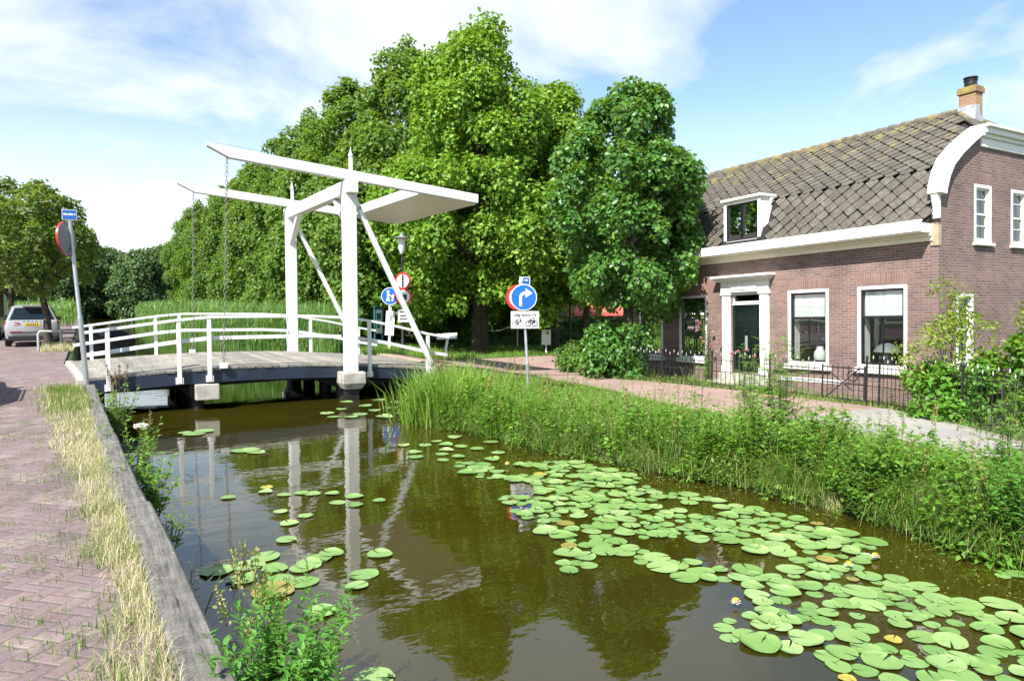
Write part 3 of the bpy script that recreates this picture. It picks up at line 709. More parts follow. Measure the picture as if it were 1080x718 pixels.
def blk(mb, f, a, b_, z0, z1, d0, d1, mat=0):
    P = [f(a,z0,d0), f(b_,z0,d0), f(b_,z1,d0), f(a,z1,d0), f(a,z0,d1), f(b_,z0,d1), f(b_,z1,d1), f(a,z1,d1)]
    mb.add(P, [(0,3,2,1),(4,5,6,7),(0,1,5,4),(1,2,6,5),(2,3,7,6),(3,0,4,7)], mat)
def pane(parent, f, a, b_, z0, z1, d):
    mb = MB(); mb.add([f(a,z0,d), f(b_,z0,d), f(b_,z1,d), f(a,z1,d)], [(0,1,2,3)]); mb.build('pane', M['glass'], parent)
for a, b_ in wins:
    mb = MB(); ring(mb, fac, a+.005, b_-.005, WZ0+.005, WZ1-.005, .075, -.012, .10)
    blk(mb, fac, b_-.10, b_-.004, WZ0, WZ1, .14, .34); blk(mb, fac, a+.004, a+.06, WZ0, WZ1, .14, .34)
    w = mb.build('window', M['white_trim'], house, bevel=.004)
    mb = MB(); ring(mb, fac, a+.082, b_-.082, WZ0+.082, WZ1-.082, .045, .02, .09)
    blk(mb, fac, a+.12, b_-.12, 1.42, 1.48, .024, .086); blk(mb, fac, (a+b_)/2-.012, (a+b_)/2+.012, WZ0+.13, 1.42, .05, .08)
    mb.build('sash', M['black_paint'], w, bevel=.003)
    pane(w, fac, a+.12, b_-.12, WZ0+.12, WZ1-.12, .066)
    mb = MB(); n = 7; zb = 1.50 + (.0 if a < 3 else -.02)
    ys_ = np.linspace(a+.135, b_-.135, n)
    vs = [(.10+.004*math.sin(i*2.1), y, z) for z in (zb, WZ1-.13) for i, y in enumerate(ys_)]
    mb.add(vs, [(i, i+1, n+i+1, n+i) for i in range(n-1)]); blk(mb, fac, a+.135, b_-.135, zb-.02, zb+.012, .095, .112); mb.build('blind', M['blind'], w)
    mb = MB(); blk(mb, fac, a-.07, b_+.07, WZ0-.12, WZ0+.004, -.09, .09); mb.build('sill', M['white_trim'], w, bevel=.008)
    mb = MB(); k = 12   # flat soldier-course arch
    pa = [(a-.18+(b_-a+.36)*i/k, 2.44+.035*math.sin(math.pi*i/k)) for i in range(k+1)]; pb = [(b_+.02-(b_-a+.04)*i/k, WZ1+.012+.03*math.sin(math.pi*i/k)) for i in range(k+1)]
    mb.prism(pa+pb, lambda p: (-.004, p[0], p[1]), lambda p: (.02, p[0], p[1])); mb.build('brick_arch', M['soldier'], house)
# front door
mb = MB(); d0 = .05
blk(mb, fac, 4.745, 5.735, -.04, 1.84, d0, d0+.05)
for (p, q) in ((4.86, 5.2), (5.28, 5.62)):
    for (r_, s) in ((.10, .62), (.74, 1.24), (1.36, 1.74)): ring(mb, fac, p, q, r_, s, .03, d0-.012, d0)
dr = mb.build('door', M['door_green'], house, bevel=.004)
mb = MB(); blk(mb, fac, 5.2, 5.28, .58, .98, d0-.03, d0-.001); mb.build('letter_plate', M['galv'], dr, bevel=.004)
mb = MB(); mb.lathe([(.002, 0), (.03, .01), (.035, .03), (.02, .05)], 12, (0,0,0)); mb.v = [(d0-.055+v[2], 5.24+v[0], 1.12+v[1]) for v in mb.v]; mb.build('knocker', M['iron'], dr, smooth=40)
mb = MB(); ring(mb, fac, 4.745, 5.735, 1.90, 2.155, .04, .06, .12); tw = mb.build('transom_window', M['white_trim'], house); pane(tw, fac, 4.78, 5.70, 1.93, 2.12, .09)
mb = MB()
for a, b_ in ((4.40, 4.735), (5.745, 6.08)):
    blk(mb, fac, a, b_, -.25, .12, -.08, .16); blk(mb, fac, a+.02, b_-.02, .12, 2.2, -.05, .16); blk(mb, fac, a-.02, b_+.02, 2.12, 2.2, -.08, .04)
blk(mb, fac, 4.735, 5.745, 1.84, 1.90, .02, .18)
blk(mb, fac, 4.735, 5.745, 2.16, 2.22, -.03, .16)
blk(mb, fac, 4.40, 6.08, 2.2, 2.50, -.08, .05)
blk(mb, fac, 4.80, 5.68, 2.26, 2.42, -.10, -.078)
for i, (e, z0, z1) in enumerate(((.12, 2.5, 2.545), (.18, 2.545, 2.6), (.24, 2.6, 2.66))): blk(mb, fac, 4.40-e+.06, 6.08+e-.06, z0, z1, -.08-e, .02)
mb.build('door_surround', M['white_trim'], house, bevel=.006)
mb = MB(); mb.box(-.55, .12, 4.3, 6.18, -.7, -.28); mb.box(-.30, .13, 4.5, 5.98, -.28, -.06); mb.build('doorstep', M['kerb'], house, bevel=.01)
# white painted band low on the wall and a dark air brick
mb = MB(); blk(mb, fac, 2.2, 4.15, -.16, -.06, -.02, .01); mb.build('plinth_band', M['white_trim'], house)
mb = MB(); blk(mb, fac, 4.0, 4.3, .0, .1, -.006, .01); mb.build('air_grille', M['iron'], house)
# eaves cornice with gutter
mb = MB(); G0, G1 = .22, LY-.1
for (xa, xb, z0, z1, mt) in ((-.06, .0, 3.06, 3.16, 0), (-.14, .0, 3.16, 3.22, 0), (-.43, -.005, 3.22, 3.27, 0), (-.46, -.44, 3.25, 3.46, 1), (-.47, -.40, 3.46, 3.49, 1), (-.44, .02, 3.27, 3.42, 1)):
    mb.box(xa, xb, .10, G1, z0, z1, mt)
mb.build('eaves_cornice', [M['cream'], M['white_trim']], house, bevel=.006)
mb = MB(); mb.box(-.03, .09, -.012, .16, 2.95, 3.40); mb.build('corner_stone', M['stone'], house, bevel=.008)
# bargeboards and gable cornice
for sgn in (1, -1):
    outer = [(-.16, 4.04), (-.13, 4.22), (.0, 4.55), (.20, 4.83), (.6, 5.14), (1.1, 5.45), (1.42, 5.62), (1.66, 5.66)]
    inner = [(1.70, 5.44), (1.48, 5.40), (1.2, 5.24), (.74, 4.94), (.40, 4.66), (.24, 4.42), (.14, 4.18), (.10, 4.02)]
    pl = outer+inner; fx_ = (lambda v: v) if sgn > 0 else (lambda v: WX-v)
    mb = MB(); mb.prism(pl, lambda p: (fx_(p[0]), -.13, p[1]), lambda p: (fx_(p[0]), .16, p[1])); mb.build('bargeboard', M['white_trim'], house, bevel=.012)
mb = MB()
for e, z0, z1 in ((.05, 5.20, 5.40), (.10, 5.40, 5.48), (.17, 5.48, 5.60), (.24, 5.60, 5.67)): mb.box(1.60-e*.3, WX-1.60+e*.3, -e, .2-e*.05, z0, z1)
mb.build('gable_cornice', M['white_trim'], house, bevel=.008)
# scroll below the bargeboard
mb = MB(); mb.prism([(-.07, 3.52), (.0, 3.52), (.0, 4.03), (-.14, 4.03), (-.10, 3.9), (-.05, 3.75)], lambda p: (p[0], -.05, p[1]), lambda p: (p[0], .10, p[1])); mb.build('scroll', M['white_trim'], house, bevel=.01)
# gable windows
gf = lambda u, z, d: (u, d, z)
for i, (a, b_, z0, z1) in enumerate(gw):
    mb = MB(); ring(mb, gf, a+.004, b_-.004, z0+.004, z1-.004, .075, -.01, .14); w = mb.build('window', M['white_trim'], house, bevel=.004)
    mb = MB(); ring(mb, gf, a+.08, b_-.08, z0+.08, z1-.08, .032, .05, .11); zm = (z0+z1)/2
    if i < 3: blk(mb, gf, a+.11, b_-.11, zm-.02, zm+.02, .052, .108)
    if i < 2:
        blk(mb, gf, a+.11, b_-.11, z0+.38, z0+.40, .06, .10); blk(mb, gf, a+.11, b_-.11, zm+.32, zm+.34, .06, .10)
    mb.build('sash', M['white_trim'] if i != 3 else M['black_paint'], w)
    pane(w, gf, a+.10, b_-.10, z0+.10, z1-.10, .085)
    mb = MB(); n = 9; us_ = np.linspace(a+.05, b_-.05, n)
    if i < 3:
        vs = [(u, .20+.02*math.sin(k*2.4), z) for z in (z0+.05, z1-.05) for k, u in enumerate(us_)]; mb.add(vs, [(k, k+1, n+k+1, n+k) for k in range(n-1)]); mb.build('curtain', M['curtain'], w)
        mb = MB(); blk(mb, gf, a-.05, b_+.05, z0-.06, z0+.004, -.07, .1); mb.build('sill', M['white_trim'], w, bevel=.006)
        if i < 2 or i == 2:
            mb = MB(); k = 8; pa = [(a-.12+(b_-a+.24)*q/k, z1+.20+.05*math.sin(math.pi*q/k)) for q in range(k+1)]; pb = [(b_-(b_-a)*q/k, z1+.004+.02*math.sin(math.pi*q/k)) for q in range(k+1)]
            mb.prism(pa+pb, lambda p: (p[0], -.004, p[1]), lambda p: (p[0], .02, p[1])); mb.build('brick_arch', M['soldier'], house)
# roof: black underlay slabs showing as painted shadow lines between individually laid lozenge tiles
RX = WX/2; RZ = 6.37; E0 = (-.20, 3.49); BRK = (.30, 4.60); HY = 1.05
mb = MB()
for sgn in (0, 1):
    fx_ = (lambda v: v) if sgn == 0 else (lambda v: WX-v)
    mb.add([(fx_(E0[0]), .1, E0[1]-.06), (fx_(E0[0]), LY-.1, E0[1]-.06), (fx_(BRK[0]), LY-.1, BRK[1]-.05), (fx_(BRK[0]), .1, BRK[1]-.05)], [(0,1,2,3)])
    mb.add([(fx_(BRK[0]), .05, BRK[1]-.05), (fx_(BRK[0]), LY-.1, BRK[1]-.05), (RX, LY-.1-HY, RZ-.05), (RX, HY, RZ-.05), (fx_(1.62), .05, 5.55)], [(0,1,2,3,4)])
    mb.add([(fx_(BRK[0]), LY-.1, BRK[1]-.05), (RX, LY-.1-HY, RZ-.05), (fx_(1.62), LY-.1, 5.55)], [(0,1,2)])
mb.add([(1.62, .02, 5.55), (WX-1.62, .02, 5.55), (RX, HY, RZ-.05)], [(0,1,2)])
mb.add([(1.62, LY-.1, 5.55), (WX-1.62, LY-.1, 5.55), (RX, LY-.1-HY, RZ-.05)], [(0,1,2)])
def tiles(mb, org, eu, ev, inside, un, vn, w=.37, h=.34, mat=1):
    org = Vector(org); eu = Vector(eu).normalized(); ev = Vector(ev).normalized(); nn = eu.cross(ev)
    if nn.z < 0: nn = -nn
    out = [(-w*.455, .01), (-w*.39, -h*.09), (-w*.24, -h*.25), (-w*.09, -h*.41), (w*.03, -h*.44), (w*.12, -h*.38), (w*.26, -h*.21), (w*.42, -h*.05), (w*.45, .01), (w*.26, h*.235), (.0, h*.47), (-w*.26, h*.235)]
    r = int(vn/(h*.5))+2; c = int(un/w)+2
    for j in range(r):
        for i in range(c):
            u = (i+(.5 if j % 2 else 0))*w; v = j*h*.5
            if not inside(u, v): continue
            ju, jv, jt = random.gauss(0, .006), random.gauss(0, .007), random.gauss(0, .02)
            f = lambda p, t: org + eu*(u+ju+p[0]+jt*p[1]) + ev*(v+jv+p[1]) + nn*(t + .036*(.5-p[1]/h))
            mb.prism(out, lambda p: f(p, -.004), lambda p: f(p, .016), mat)
lv = Vector((BRK[0]-E0[0], 0, BRK[1]-E0[1])); uv = Vector((RX-BRK[0], 0, RZ-BRK[1]))
def in_low(u, v): return .15 < u < LY-.15 and -.02 < v < lv.length-.02 and not (4.5-.08 < u < 6.0 and v < 1.12)
tiles(mb, (E0[0], 0, E0[1]), (0, 1, 0), lv, in_low, LY, lv.length)
lim = (1.62-BRK[0])/(RX-BRK[0])*uv.length
def in_up(u, v):
    m_ = 0 if v < lim else HY*(v-lim)/(uv.length-lim)
    return .12+m_ < u < LY-.12-m_ and .06 < v < uv.length-.04
tiles(mb, (BRK[0]-.02, 0, BRK[1]), (0, 1, 0), uv, in_up, LY, uv.length)
hv = Vector((0, HY, RZ-5.6))
tiles(mb, (1.62, 0, 5.6), (1, 0, 0), hv, lambda u, v: 0 < v < hv.length and (v/hv.length)*(RX-1.62) < u < (WX-3.24)-(v/hv.length)*(RX-1.62), WX-3.24, hv.length)
mb.build('roof', [M['underlay'], M['tile']], house)
mb = MB()
for i in range(int((LY-.1-2*HY)/.34)):
    y = HY+i*.34; mb.tube([(RX, y, RZ-.01), (RX, y+.36, RZ+.012)], [.10, .11], 10)
for i in range(5):
    t0, t1 = i/5, (i+1.1)/5
    for x0 in (1.62, WX-1.62): mb.tube([(x0+(RX-x0)*t0, HY*t0, 5.62+(RZ-5.62)*t0), (x0+(RX-x0)*min(t1,1), HY*min(t1,1), 5.62+(RZ-5.62)*min(t1,1))], [.07, .075], 8)
mb.build('ridge_tiles', M['tile'], house, smooth=50)
# dormer
mb = MB(); DY0, DY1, DZ0, DZ1 = 4.62, 5.92, 3.53, 4.74; DX = -.10
blk(mb, fac, DY0, DY0+.1, DZ0, DZ1, DX, .5); blk(mb, fac, DY1-.1, DY1, DZ0, DZ1, DX, .5); blk(mb, fac, DY0-.06, DY1+.06, DZ1, DZ1+.07, DX-.07, .75); blk(mb, fac, DY0+.1, DY1-.1, DZ0, DZ0+.09, DX-.02, .1); blk(mb, fac, DY0+.1, DY1-.1, DZ1-.09, DZ1-.002, DX, .1)
blk(mb, fac, DY0+.1, DY1-.1, DZ0, DZ1, .42, .46)
for yy, s in ((DY0, -1), (DY1, 1)):
    mb.prism([(DX+.05, DZ0+.04), (DX+.05, DZ0+.16), (.24, DZ1-.02), (.36, DZ1-.02)], lambda p: (p[0], yy+s*.02, p[1]), lambda p: (p[0]+.02, yy+s*(.06+.10*(1-(p[1]-DZ0)/1.2)), p[1]))
dm = mb.build('dormer', M['white_trim'], house, bevel=.005)
mb = MB(); ring(mb, fac, DY0+.1, DY1-.1, DZ0+.09, DZ1-.09, .05, DX+.01, DX+.08); blk(mb, fac, (DY0+DY1)/2-.045, (DY0+DY1)/2+.045, DZ0+.14, DZ1-.14, DX+.012, DX+.078); mb.build('casement', M['black_paint'], dm, bevel=.003)
pane(dm, fac, DY0+.14, DY1-.14, DZ0+.13, DZ1-.13, DX+.06)
mb = MB(); n = 15; ys_ = np.linspace(DY0+.12, DY1-.12, n); vs = [(DX+.14+.015*math.sin(k*2.4), u, z) for z in (DZ0+.1, DZ1-.1) for k, u in enumerate(ys_)]; mb.add(vs, [(k, k+1, n+k+1, n+k) for k in range(n-1)]); mb.build('curtain', M['curtain'], dm)
# chimney
mb = MB(); CX, CY = 2.74, .78; mb.box(CX-.16, CX+.16, CY-.19, CY+.19, 5.7, 6.74, 0); mb.box(CX-.195, CX+.195, CY-.225, CY+.225, 6.74, 6.86, 1); mb.box(CX-.18, CX+.18, CY-.21, CY+.21, 6.86, 6.9, 1)
def mossy():
    m, nt, b = new_mat('lichen_brick'); co = obj_co(nt); n = noise(nt, co, 6, 6, .7); r = ramp(nt, n.outputs[0], [(.35, (.17, .10, .07)), (.5, (.22, .17, .06)), (.7, (.32, .25, .06))])
    L(nt, r.outputs[0], b.inputs['Base Color']); b.inputs['Roughness'].default_value = .9; bump(nt, n.outputs[0], b, .6, .02); return m
M['lichen'] = mossy()
ch = mb.build('chimney', [M['chim_brick'], M['lichen']], house, bevel=.008)
mb = MB(); mb.lathe([(.12, 6.9), (.12, 6.94), (.135, 6.95), (.135, 7.04), (.15, 7.05), (.15, 7.07), (.11, 7.075), (.11, 7.10), (.155, 7.11), (.155, 7.135), (.05, 7.14)], 18, (CX, CY, 0)); mb.build('chimney_pot', M['iron'], ch, smooth=35)
mb = MB(); mb.box(CX-.175, CX+.0, CY-.205, CY+.205, 6.0, 6.45); mb.box(CX-.172, CX+.172, CY-.203, CY-.12, 5.8, 6.2); mb.build('flashing', M['lead'], ch)
# drain pipe on the gable corner is absent; small white vent near the shrub
def on_house(p): return HM @ Vector(p)
def place_h(o, p): o.location = on_house(p); o.rotation_euler = (0, 0, R(-1.7))
t = thing('table_lamp', 'table lamp with a pale mushroom shade behind the right front window', 'lamp'); place_h(t, (.48, 1.45, .27))
mb = MB(); mb.lathe([(.12, 0), (.12, .02), (.05, .05), (.09, .16), (.10, .24), (.05, .33), (.02, .4)], 18); mb.build('base', M['galv'], t, smooth=40)
mb = MB(); mb.lathe([(.30, .36), (.27, .42), (.2, .50), (.1, .555), (.02, .575)], 24); mb.build('lamp_shade', plain('dim_lamp_shade', (.22, .23, .22), .6), t, smooth=50)
def vase(label, p, s):
    mb = MB(); mb.lathe([(.07*s, 0), (.13*s, .08*s), (.15*s, .2*s), (.13*s, .32*s), (.08*s, .40*s), (.085*s, .45*s), (.07*s, .45*s)], 20); o = mb.build('vase', M['blind'], smooth=50); place_h(o, p); tag(o, label, 'vase')
vase('white vase on the sill behind the window right of the door', (.42, 3.2, .27), 1.0)
vase('small white vase on the sill of the window far left of the door', (.42, 8.95, .27), .75)
mb = MB(); mb.box(.32, .75, .7, 1.85, .18, .25); mb.box(.32, .75, 2.7, 3.8, .18, .25); mb.box(.32, .75, 8.65, 9.7, .18, .25); mb.box(.32, .75, 6.75, 7.8, .18, .25); mb.build('inner_sill', M['white_trim'], house)

# ------------------------------------------------------------------ iron fence
def fence(pts, label, h=.88, step=.125):
    p0 = Vector((pts[0][0], pts[0][1], float(height(*pts[0])))); t = thing('iron_fence', label, 'fence', p0, group='iron fence runs in front of the house')
    mb = MB(); rl = MB(); tip = MB()
    for a, b_ in zip(pts[:-1], pts[1:]):
        ln = math.hypot(b_[0]-a[0], b_[1]-a[1]); n = max(1, int(ln/step))
        for i in range(n):
            f = i/n; x_, y_ = a[0]+(b_[0]-a[0])*f, a[1]+(b_[1]-a[1])*f; z = float(height(x_, y_)); hh = h*(1.06 if i % 2 else .98)
            mb.tube([(x_, y_, z-.05), (x_, y_, z+hh)], .0075, 5)
            tip.lathe([(.006, 0), (.016, .03), (.012, .05), (.002, .085)], 6, (x_, y_, z+hh))
        for zz in (.12, .45, h-.12):
            rl.bar((a[0], a[1], float(height(*a))+zz), (b_[0], b_[1], float(height(*b_))+zz), .010, .02)
        pm = MB(); z = float(height(*a)); pm.box(a[0]-.016, a[0]+.016, a[1]-.016, a[1]+.016, z-.1, z+h+.05); pm.lathe([(.02, 0), (.035, .03), (.03, .06), (.004, .09)], 8, (a[0], a[1], z+h+.05)); pm.v = [(v[0]-p0.x, v[1]-p0.y, v[2]-p0.z) for v in pm.v]; pm.build('fence_post', M['iron'], t)
    mb.add(rl.v, rl.f, 0); mb.add(tip.v, tip.f, 1)
    mb.v = [(v[0]-p0.x, v[1]-p0.y, v[2]-p0.z) for v in mb.v]; mb.build('railing_panel', [M['iron'], M['iron_tip']], t)
    return t
fence([(13.75, 17.4), (13.55, 15.8), (13.52, 14.3), (13.75, 13.0)], 'low black iron fence stretching left of the gate path, under the linden', .80)
fence([(13.8, 12.75), (14.1, 11.2), (14.4, 10.05)], 'low black iron fence before the front door and middle window', .86)
fence([(14.52, 9.0), (14.5, 8.7), (13.95, 7.5), (13.4, 6.5), (12.85, 5.6), (12.3, 4.7)], 'black iron fence bending round the house corner behind the shrubs', .98)
g = thing('iron_gate', 'black iron garden gate with a diagonal brace near the right window', 'gate', (14.42, 10.0, float(height(14.42, 10))))
mb = MB(); A_, B_ = Vector((0, 0, 0)), Vector((.09, -.96, 0))
for f in np.linspace(0, 1, 9): p = A_.lerp(B_, f); mb.tube([p+Vector((0,0,.05)), p+Vector((0,0,.86))], .009 if 0 < f < 1 else .02, 6)
for z in (.1, .45, .8): mb.bar(A_+Vector((0,0,z)), B_+Vector((0,0,z)), .014, .03)
mb.build('gate_leaf', M['iron'], g)
mb = MB(); mb.bar(A_+Vector((.01, -.1, .12)), B_+Vector((.01, .15, .78)), .015, .025); mb.bar(A_+Vector((.02, -.15, .7)), B_+Vector((.02, .3, .3)), .014, .02); mb.tube([B_+Vector((.03, .3+.12*math.cos(t), .62+.12*math.sin(t))) for t in np.linspace(0, 6.28, 13)], .014, 6); mb.build('brace', M['iron'], g)

# ------------------------------------------------------------------ road furniture
def text_mesh(s, size, mat, parent, mtx, name='lettering'):
    cu = bpy.data.curves.new('t', 'FONT'); cu.body = s; cu.size = size; cu.align_x = 'CENTER'; cu.align_y = 'CENTER'; cu.extrude = .0008; cu.offset = .0035
    o = bpy.data.objects.new('t', cu); col.objects.link(o); bpy.context.view_layer.update()
    me = bpy.data.meshes.new_from_object(o.evaluated_get(bpy.context.evaluated_depsgraph_get())); bpy.data.objects.remove(o)
    me.transform(mtx); me.materials.clear(); me.materials.append(mat); me.name = name
    q = bpy.data.objects.new(name, me); col.objects.link(q); q.parent = parent; return q
def face_frame(c, nrm):
    """matrix whose local X runs to a viewer's right, Y up, Z out of the sign"""
    n = Vector(nrm).normalized(); x_ = Vector((0,0,1)).cross(n).normalized(); y_ = n.cross(x_)
    m = Matrix((x_, y_, n)).transposed().to_4x4(); m.translation = Vector(c); return m
def rect(mb, mtx, w, h, t, mat=0, o=(0,0)):
    mb.box(o[0]-w/2, o[0]+w/2, o[1]-h/2, o[1]+h/2, 0, t, mat, mtx)
def rdisc(mb, mtx, r, z0, z1, mat=0, n=32, o=(0,0)):
    P = [(o[0]+r*math.cos(2*math.pi*k/n), o[1]+r*math.sin(2*math.pi*k/n)) for k in range(n)]
    mb.prism(P, lambda p: mtx @ Vector((p[0], p[1], z0)), lambda p: mtx @ Vector((p[0], p[1], z1)), mat)
def stroke(mb, mtx, pts, w, z0, z1, mat=0):
    """flat ribbon along 2D points"""
    pts = [Vector(p) for p in pts]; Lf = []; Rg = []
    for i, p in enumerate(pts):
        d = (pts[min(i+1, len(pts)-1)]-pts[max(i-1, 0)]).normalized(); n = Vector((-d.y, d.x)); Lf.append(p+n*w/2); Rg.append(p-n*w/2)
    for i in range(len(pts)-1):
        q = [Lf[i], Lf[i+1], Rg[i+1], Rg[i]]
        mb.prism(q, lambda p: mtx @ Vector((p[0], p[1], z0)), lambda p: mtx @ Vector((p[0], p[1], z1)), mat)

# leaning post with traffic mirror, left of the bridge
b0 = Vector((.0, 16.35, .02)); t = thing('mirror_post', 'leaning grey post with a round traffic mirror and blue street sign', 'post', b0)
top = Vector((-.21, .02, 3.36))
mb = MB(); mb.tube([(0,0,-.1), top*.42], .048, 12); mb.tube([top*.42, top*.44, top], [.048, .036, .036], 12); mb.build('pole', M['galv'], t, smooth=50)
mn = Vector((-.89, .45, -.05)).normalized(); mc = top*.885 + mn*.10
fm = face_frame(mc, mn)
mb = MB(); P = [(0, -.10), (.12, -.09), (.24, -.055), (.33, -.015), (.335, .02), (.30, .035)]
vs = []; nseg = 28
for r_, z in P:
    for k in range(nseg): vs.append(fm @ Vector((r_*math.cos(2*math.pi*k/nseg)+1e-4, r_*math.sin(2*math.pi*k/nseg), z)))
mb.add(vs, [(i*nseg+k, i*nseg+(k+1) % nseg, (i+1)*nseg+(k+1) % nseg, (i+1)*nseg+k) for i in range(1, 3) for k in range(nseg)], 0)
mb.add(vs, [(i*nseg+k, i*nseg+(k+1) % nseg, (i+1)*nseg+(k+1) % nseg, (i+1)*nseg+k) for i in range(3, 5) for k in range(nseg)], 1)
mb.add(vs, [tuple(nseg+k for k in range(nseg))], 0)
mir = mb.build('mirror_housing', [M['grey_plastic'], M['sign_red']], t, smooth=40)
mb = MB(); rdisc(mb, fm, .30, .02, .03); mb.build('mirror_glass', M['mirror'], mir)
mb = MB(); mb.bar(top*.83, mc-mn*.03, .04, .05); mb.bar(top*.93, mc-mn*.03+Vector((0,0,.05)), .03, .03); mb.build('bracket', M['galv'], t)
fs_ = face_frame(top+Vector((0, -.03, .07)), (-.05, -1, 0))
mb = MB(); rect(mb, fs_, .25, .20, .012, 0); rect(mb, fs_, .235, .185, .014, 1)
for i, (o_, w) in enumerate(((-.065, .07), (.025, .08), (.09, .02))): rect(mb, fs_, w, .028, .016, 0, (o_, .01))
mb.build('street_name_plate', [M['sign_white'], M['plate_blue']], t); mb = MB(); mb.box(-.03, .03, -.03, .03, 0, .1, mtx=Matrix.Translation(top-Vector((0,0,.06)))); mb.build('plate_clamp', M['sign_white'], t)

# turn-right sign on the right bank
sp = Vector((8.95, 13.95, float(height(8.95, 13.95)))); t = thing('turn_right_sign', 'grey pole with a round blue turn-right sign and a bicycle plate below', 'road sign', sp)
tp = Vector((-.17, .0, 2.50)); mb = MB(); mb.tube([(0,0,-.15), tp*.28], .045, 12); mb.tube([tp*.28, tp*.30, tp*1.0], [.045, .032, .032], 12); mb.build('pole', M['galv'], t, smooth=50)
view = Vector((-.50, -.866, 0)); nrm = Vector((-.44, -.90, 0)).normalized()
C1 = tp*.905 + nrm*.05; f1 = face_frame(C1, nrm)
mb = MB(); rdisc(mb, f1, .31, 0, .012, 1); rdisc(mb, f1, .292, 0, .016, 0)
arc = [(-.075, -.20), (-.075, -.02), (-.07, .035), (-.045, .075), (-.005, .095), (.05, .10)]
stroke(mb, f1, arc, .062, .012, .021, 1); mb.prism([(.045, .205), (.205, .10), (.045, -.005)], lambda p: f1 @ Vector((p[0], p[1], .012)), lambda p: f1 @ Vector((p[0], p[1], .021)), 1)
mb.build('arrow_disc', [M['sign_blue'], M['sign_white']], t)
n2 = Vector((-.80, .45, 0)).normalized(); f2 = face_frame(tp*.905 + Vector((-.09, .07, .0)), Vector((-.62, -.78, 0))); mb = MB(); rdisc(mb, f2, .305, -.012, 0, 0); rdisc(mb, f2, .225, 0, .004, 1); mb.build('red_rim_disc', [M['sign_red'], M['sign_white']], t)
f3 = face_frame(tp*.695 + nrm*.045, nrm); mb = MB(); rect(mb, f3, .66, .40, .012, 0)
def wheel(cx, cy, r, w=.017): stroke(mb, f3, [(cx+r*math.cos(a), cy+r*math.sin(a)) for a in np.linspace(0, 2*math.pi, 17)], w, .012, .016, 1)
for cx in (-.235, -.085): wheel(cx, -.09, .062)
for a in ([(-.235, -.09), (-.185, .0), (-.105, .0), (-.165, -.09), (-.235, -.09)], [(-.165, -.09), (-.195, .02), (-.215, .02)], [(-.085, -.09), (-.11, .03), (-.08, .04)]): stroke(mb, f3, a, .021, .012, .0165, 1)
for cx in (.075, .235): wheel(cx, -.09, .06, .024)
for a in ([(.075, -.09), (.11, -.02), (.19, -.02), (.235, -.09)], [(.10, .0), (.17, .0)], [(.235, -.09), (.205, .04), (.18, .05)], [(.13, -.07), (.2, -.06)]): stroke(mb, f3, a, .03, .012, .0165, 1)
pn = mb.build('bicycle_plate', [M['sign_white'], M['ink']], t)
text_mesh('uitgezonderd', .10, M['ink'], pn, f3 @ Matrix.Translation((0, .115, .0145)))
f4 = face_frame(tp*1.03 + Vector((0, 0, .07)), Vector((-.2, -1, .0))); mb = MB(); rect(mb, f4, .26, .19, .012, 0, (.05, 0)); rect(mb, f4, .17, .16, .014, 1, (.08, 0)); rect(mb, f4, .10, .025, .016, 0, (.08, .02)); mb.lathe([(.03, 0), (.05, .05), (.03, .1), (.005, .13)], 10, tp*1.0+Vector((-.06, 0, .08)), 0); mb.build('street_name_plate', [M['sign_white'], M['plate_blue']], t)
mb = MB(); mb.box(-.05, .05, -.02, .05, 0, .05, mtx=Matrix.Translation(tp*.9)); mb.box(-.05, .05, -.02, .05, 0, .05, mtx=Matrix.Translation(tp*.7)); mb.build('clamp', M['galv'], t)

# lamp post with two prohibition discs
lp = Vector((9.7, 23.5, -.38)); t = thing('lamp_post', 'slim black lamp post with a pale lantern and two round red-rimmed signs', 'lamp post', lp); t.scale = (.9,)*3
mb = MB(); mb.tube([(0,0,-.1), (0,0,.9), (0,0,.95), (0,0,4.35)], [.075, .07, .045, .04], 12); mb.build('pole', M['iron'], t, smooth=40)
mb = MB(); mb.lathe([(.06, 4.3), (.09, 4.38), (.12, 4.42), (.14, 4.85), (.13, 4.9)], 16); mb.build('lantern', plain('lantern_glass', (.72, .75, .76), .2, var=.03), t, smooth=40)
mb = MB(); mb.lathe([(.36, 4.9), (.37, 4.92), (.16, 4.97), (.05, 5.02), (.05, 5.12), (.02, 5.14)], 20); mb.build('lantern_cap', M['galv'], t, smooth=40)
fr = face_frame((0, -.09, 3.22), (-.75, -.66, 0)); mb = MB(); rdisc(mb, fr, .34, 0, .014, 0); rdisc(mb, fr, .26, 0, .018, 1); rect(mb, fr, .09, .5, .022, 2); mb.build('upper_disc', [M['sign_red'], M['sign_white'], M['ink']], t)
fr = face_frame((0, -.09, 2.60), (-.30, -.95, 0)); mb = MB(); rdisc(mb, fr, .34, 0, .014, 0); rdisc(mb, fr, .26, 0, .018, 1); rect(mb, fr, .16, .22, .022, 2, (.06, -.02)); mb.build('lower_disc', [M['sign_red'], M['sign_white'], M['ink']], t)
fr = face_frame((0, -.09, 1.85), (-.30, -.95, 0)); mb = MB(); rect(mb, fr, .42, .5, .012, 0); rect(mb, fr, .3, .06, .016, 1, (0, .15)); rect(mb, fr, .26, .06, .016, 1, (0, 0)); rect(mb, fr, .3, .05, .016, 1, (0, -.13)); mb.build('under_plate', [M['sign_white'], M['ink']], t)

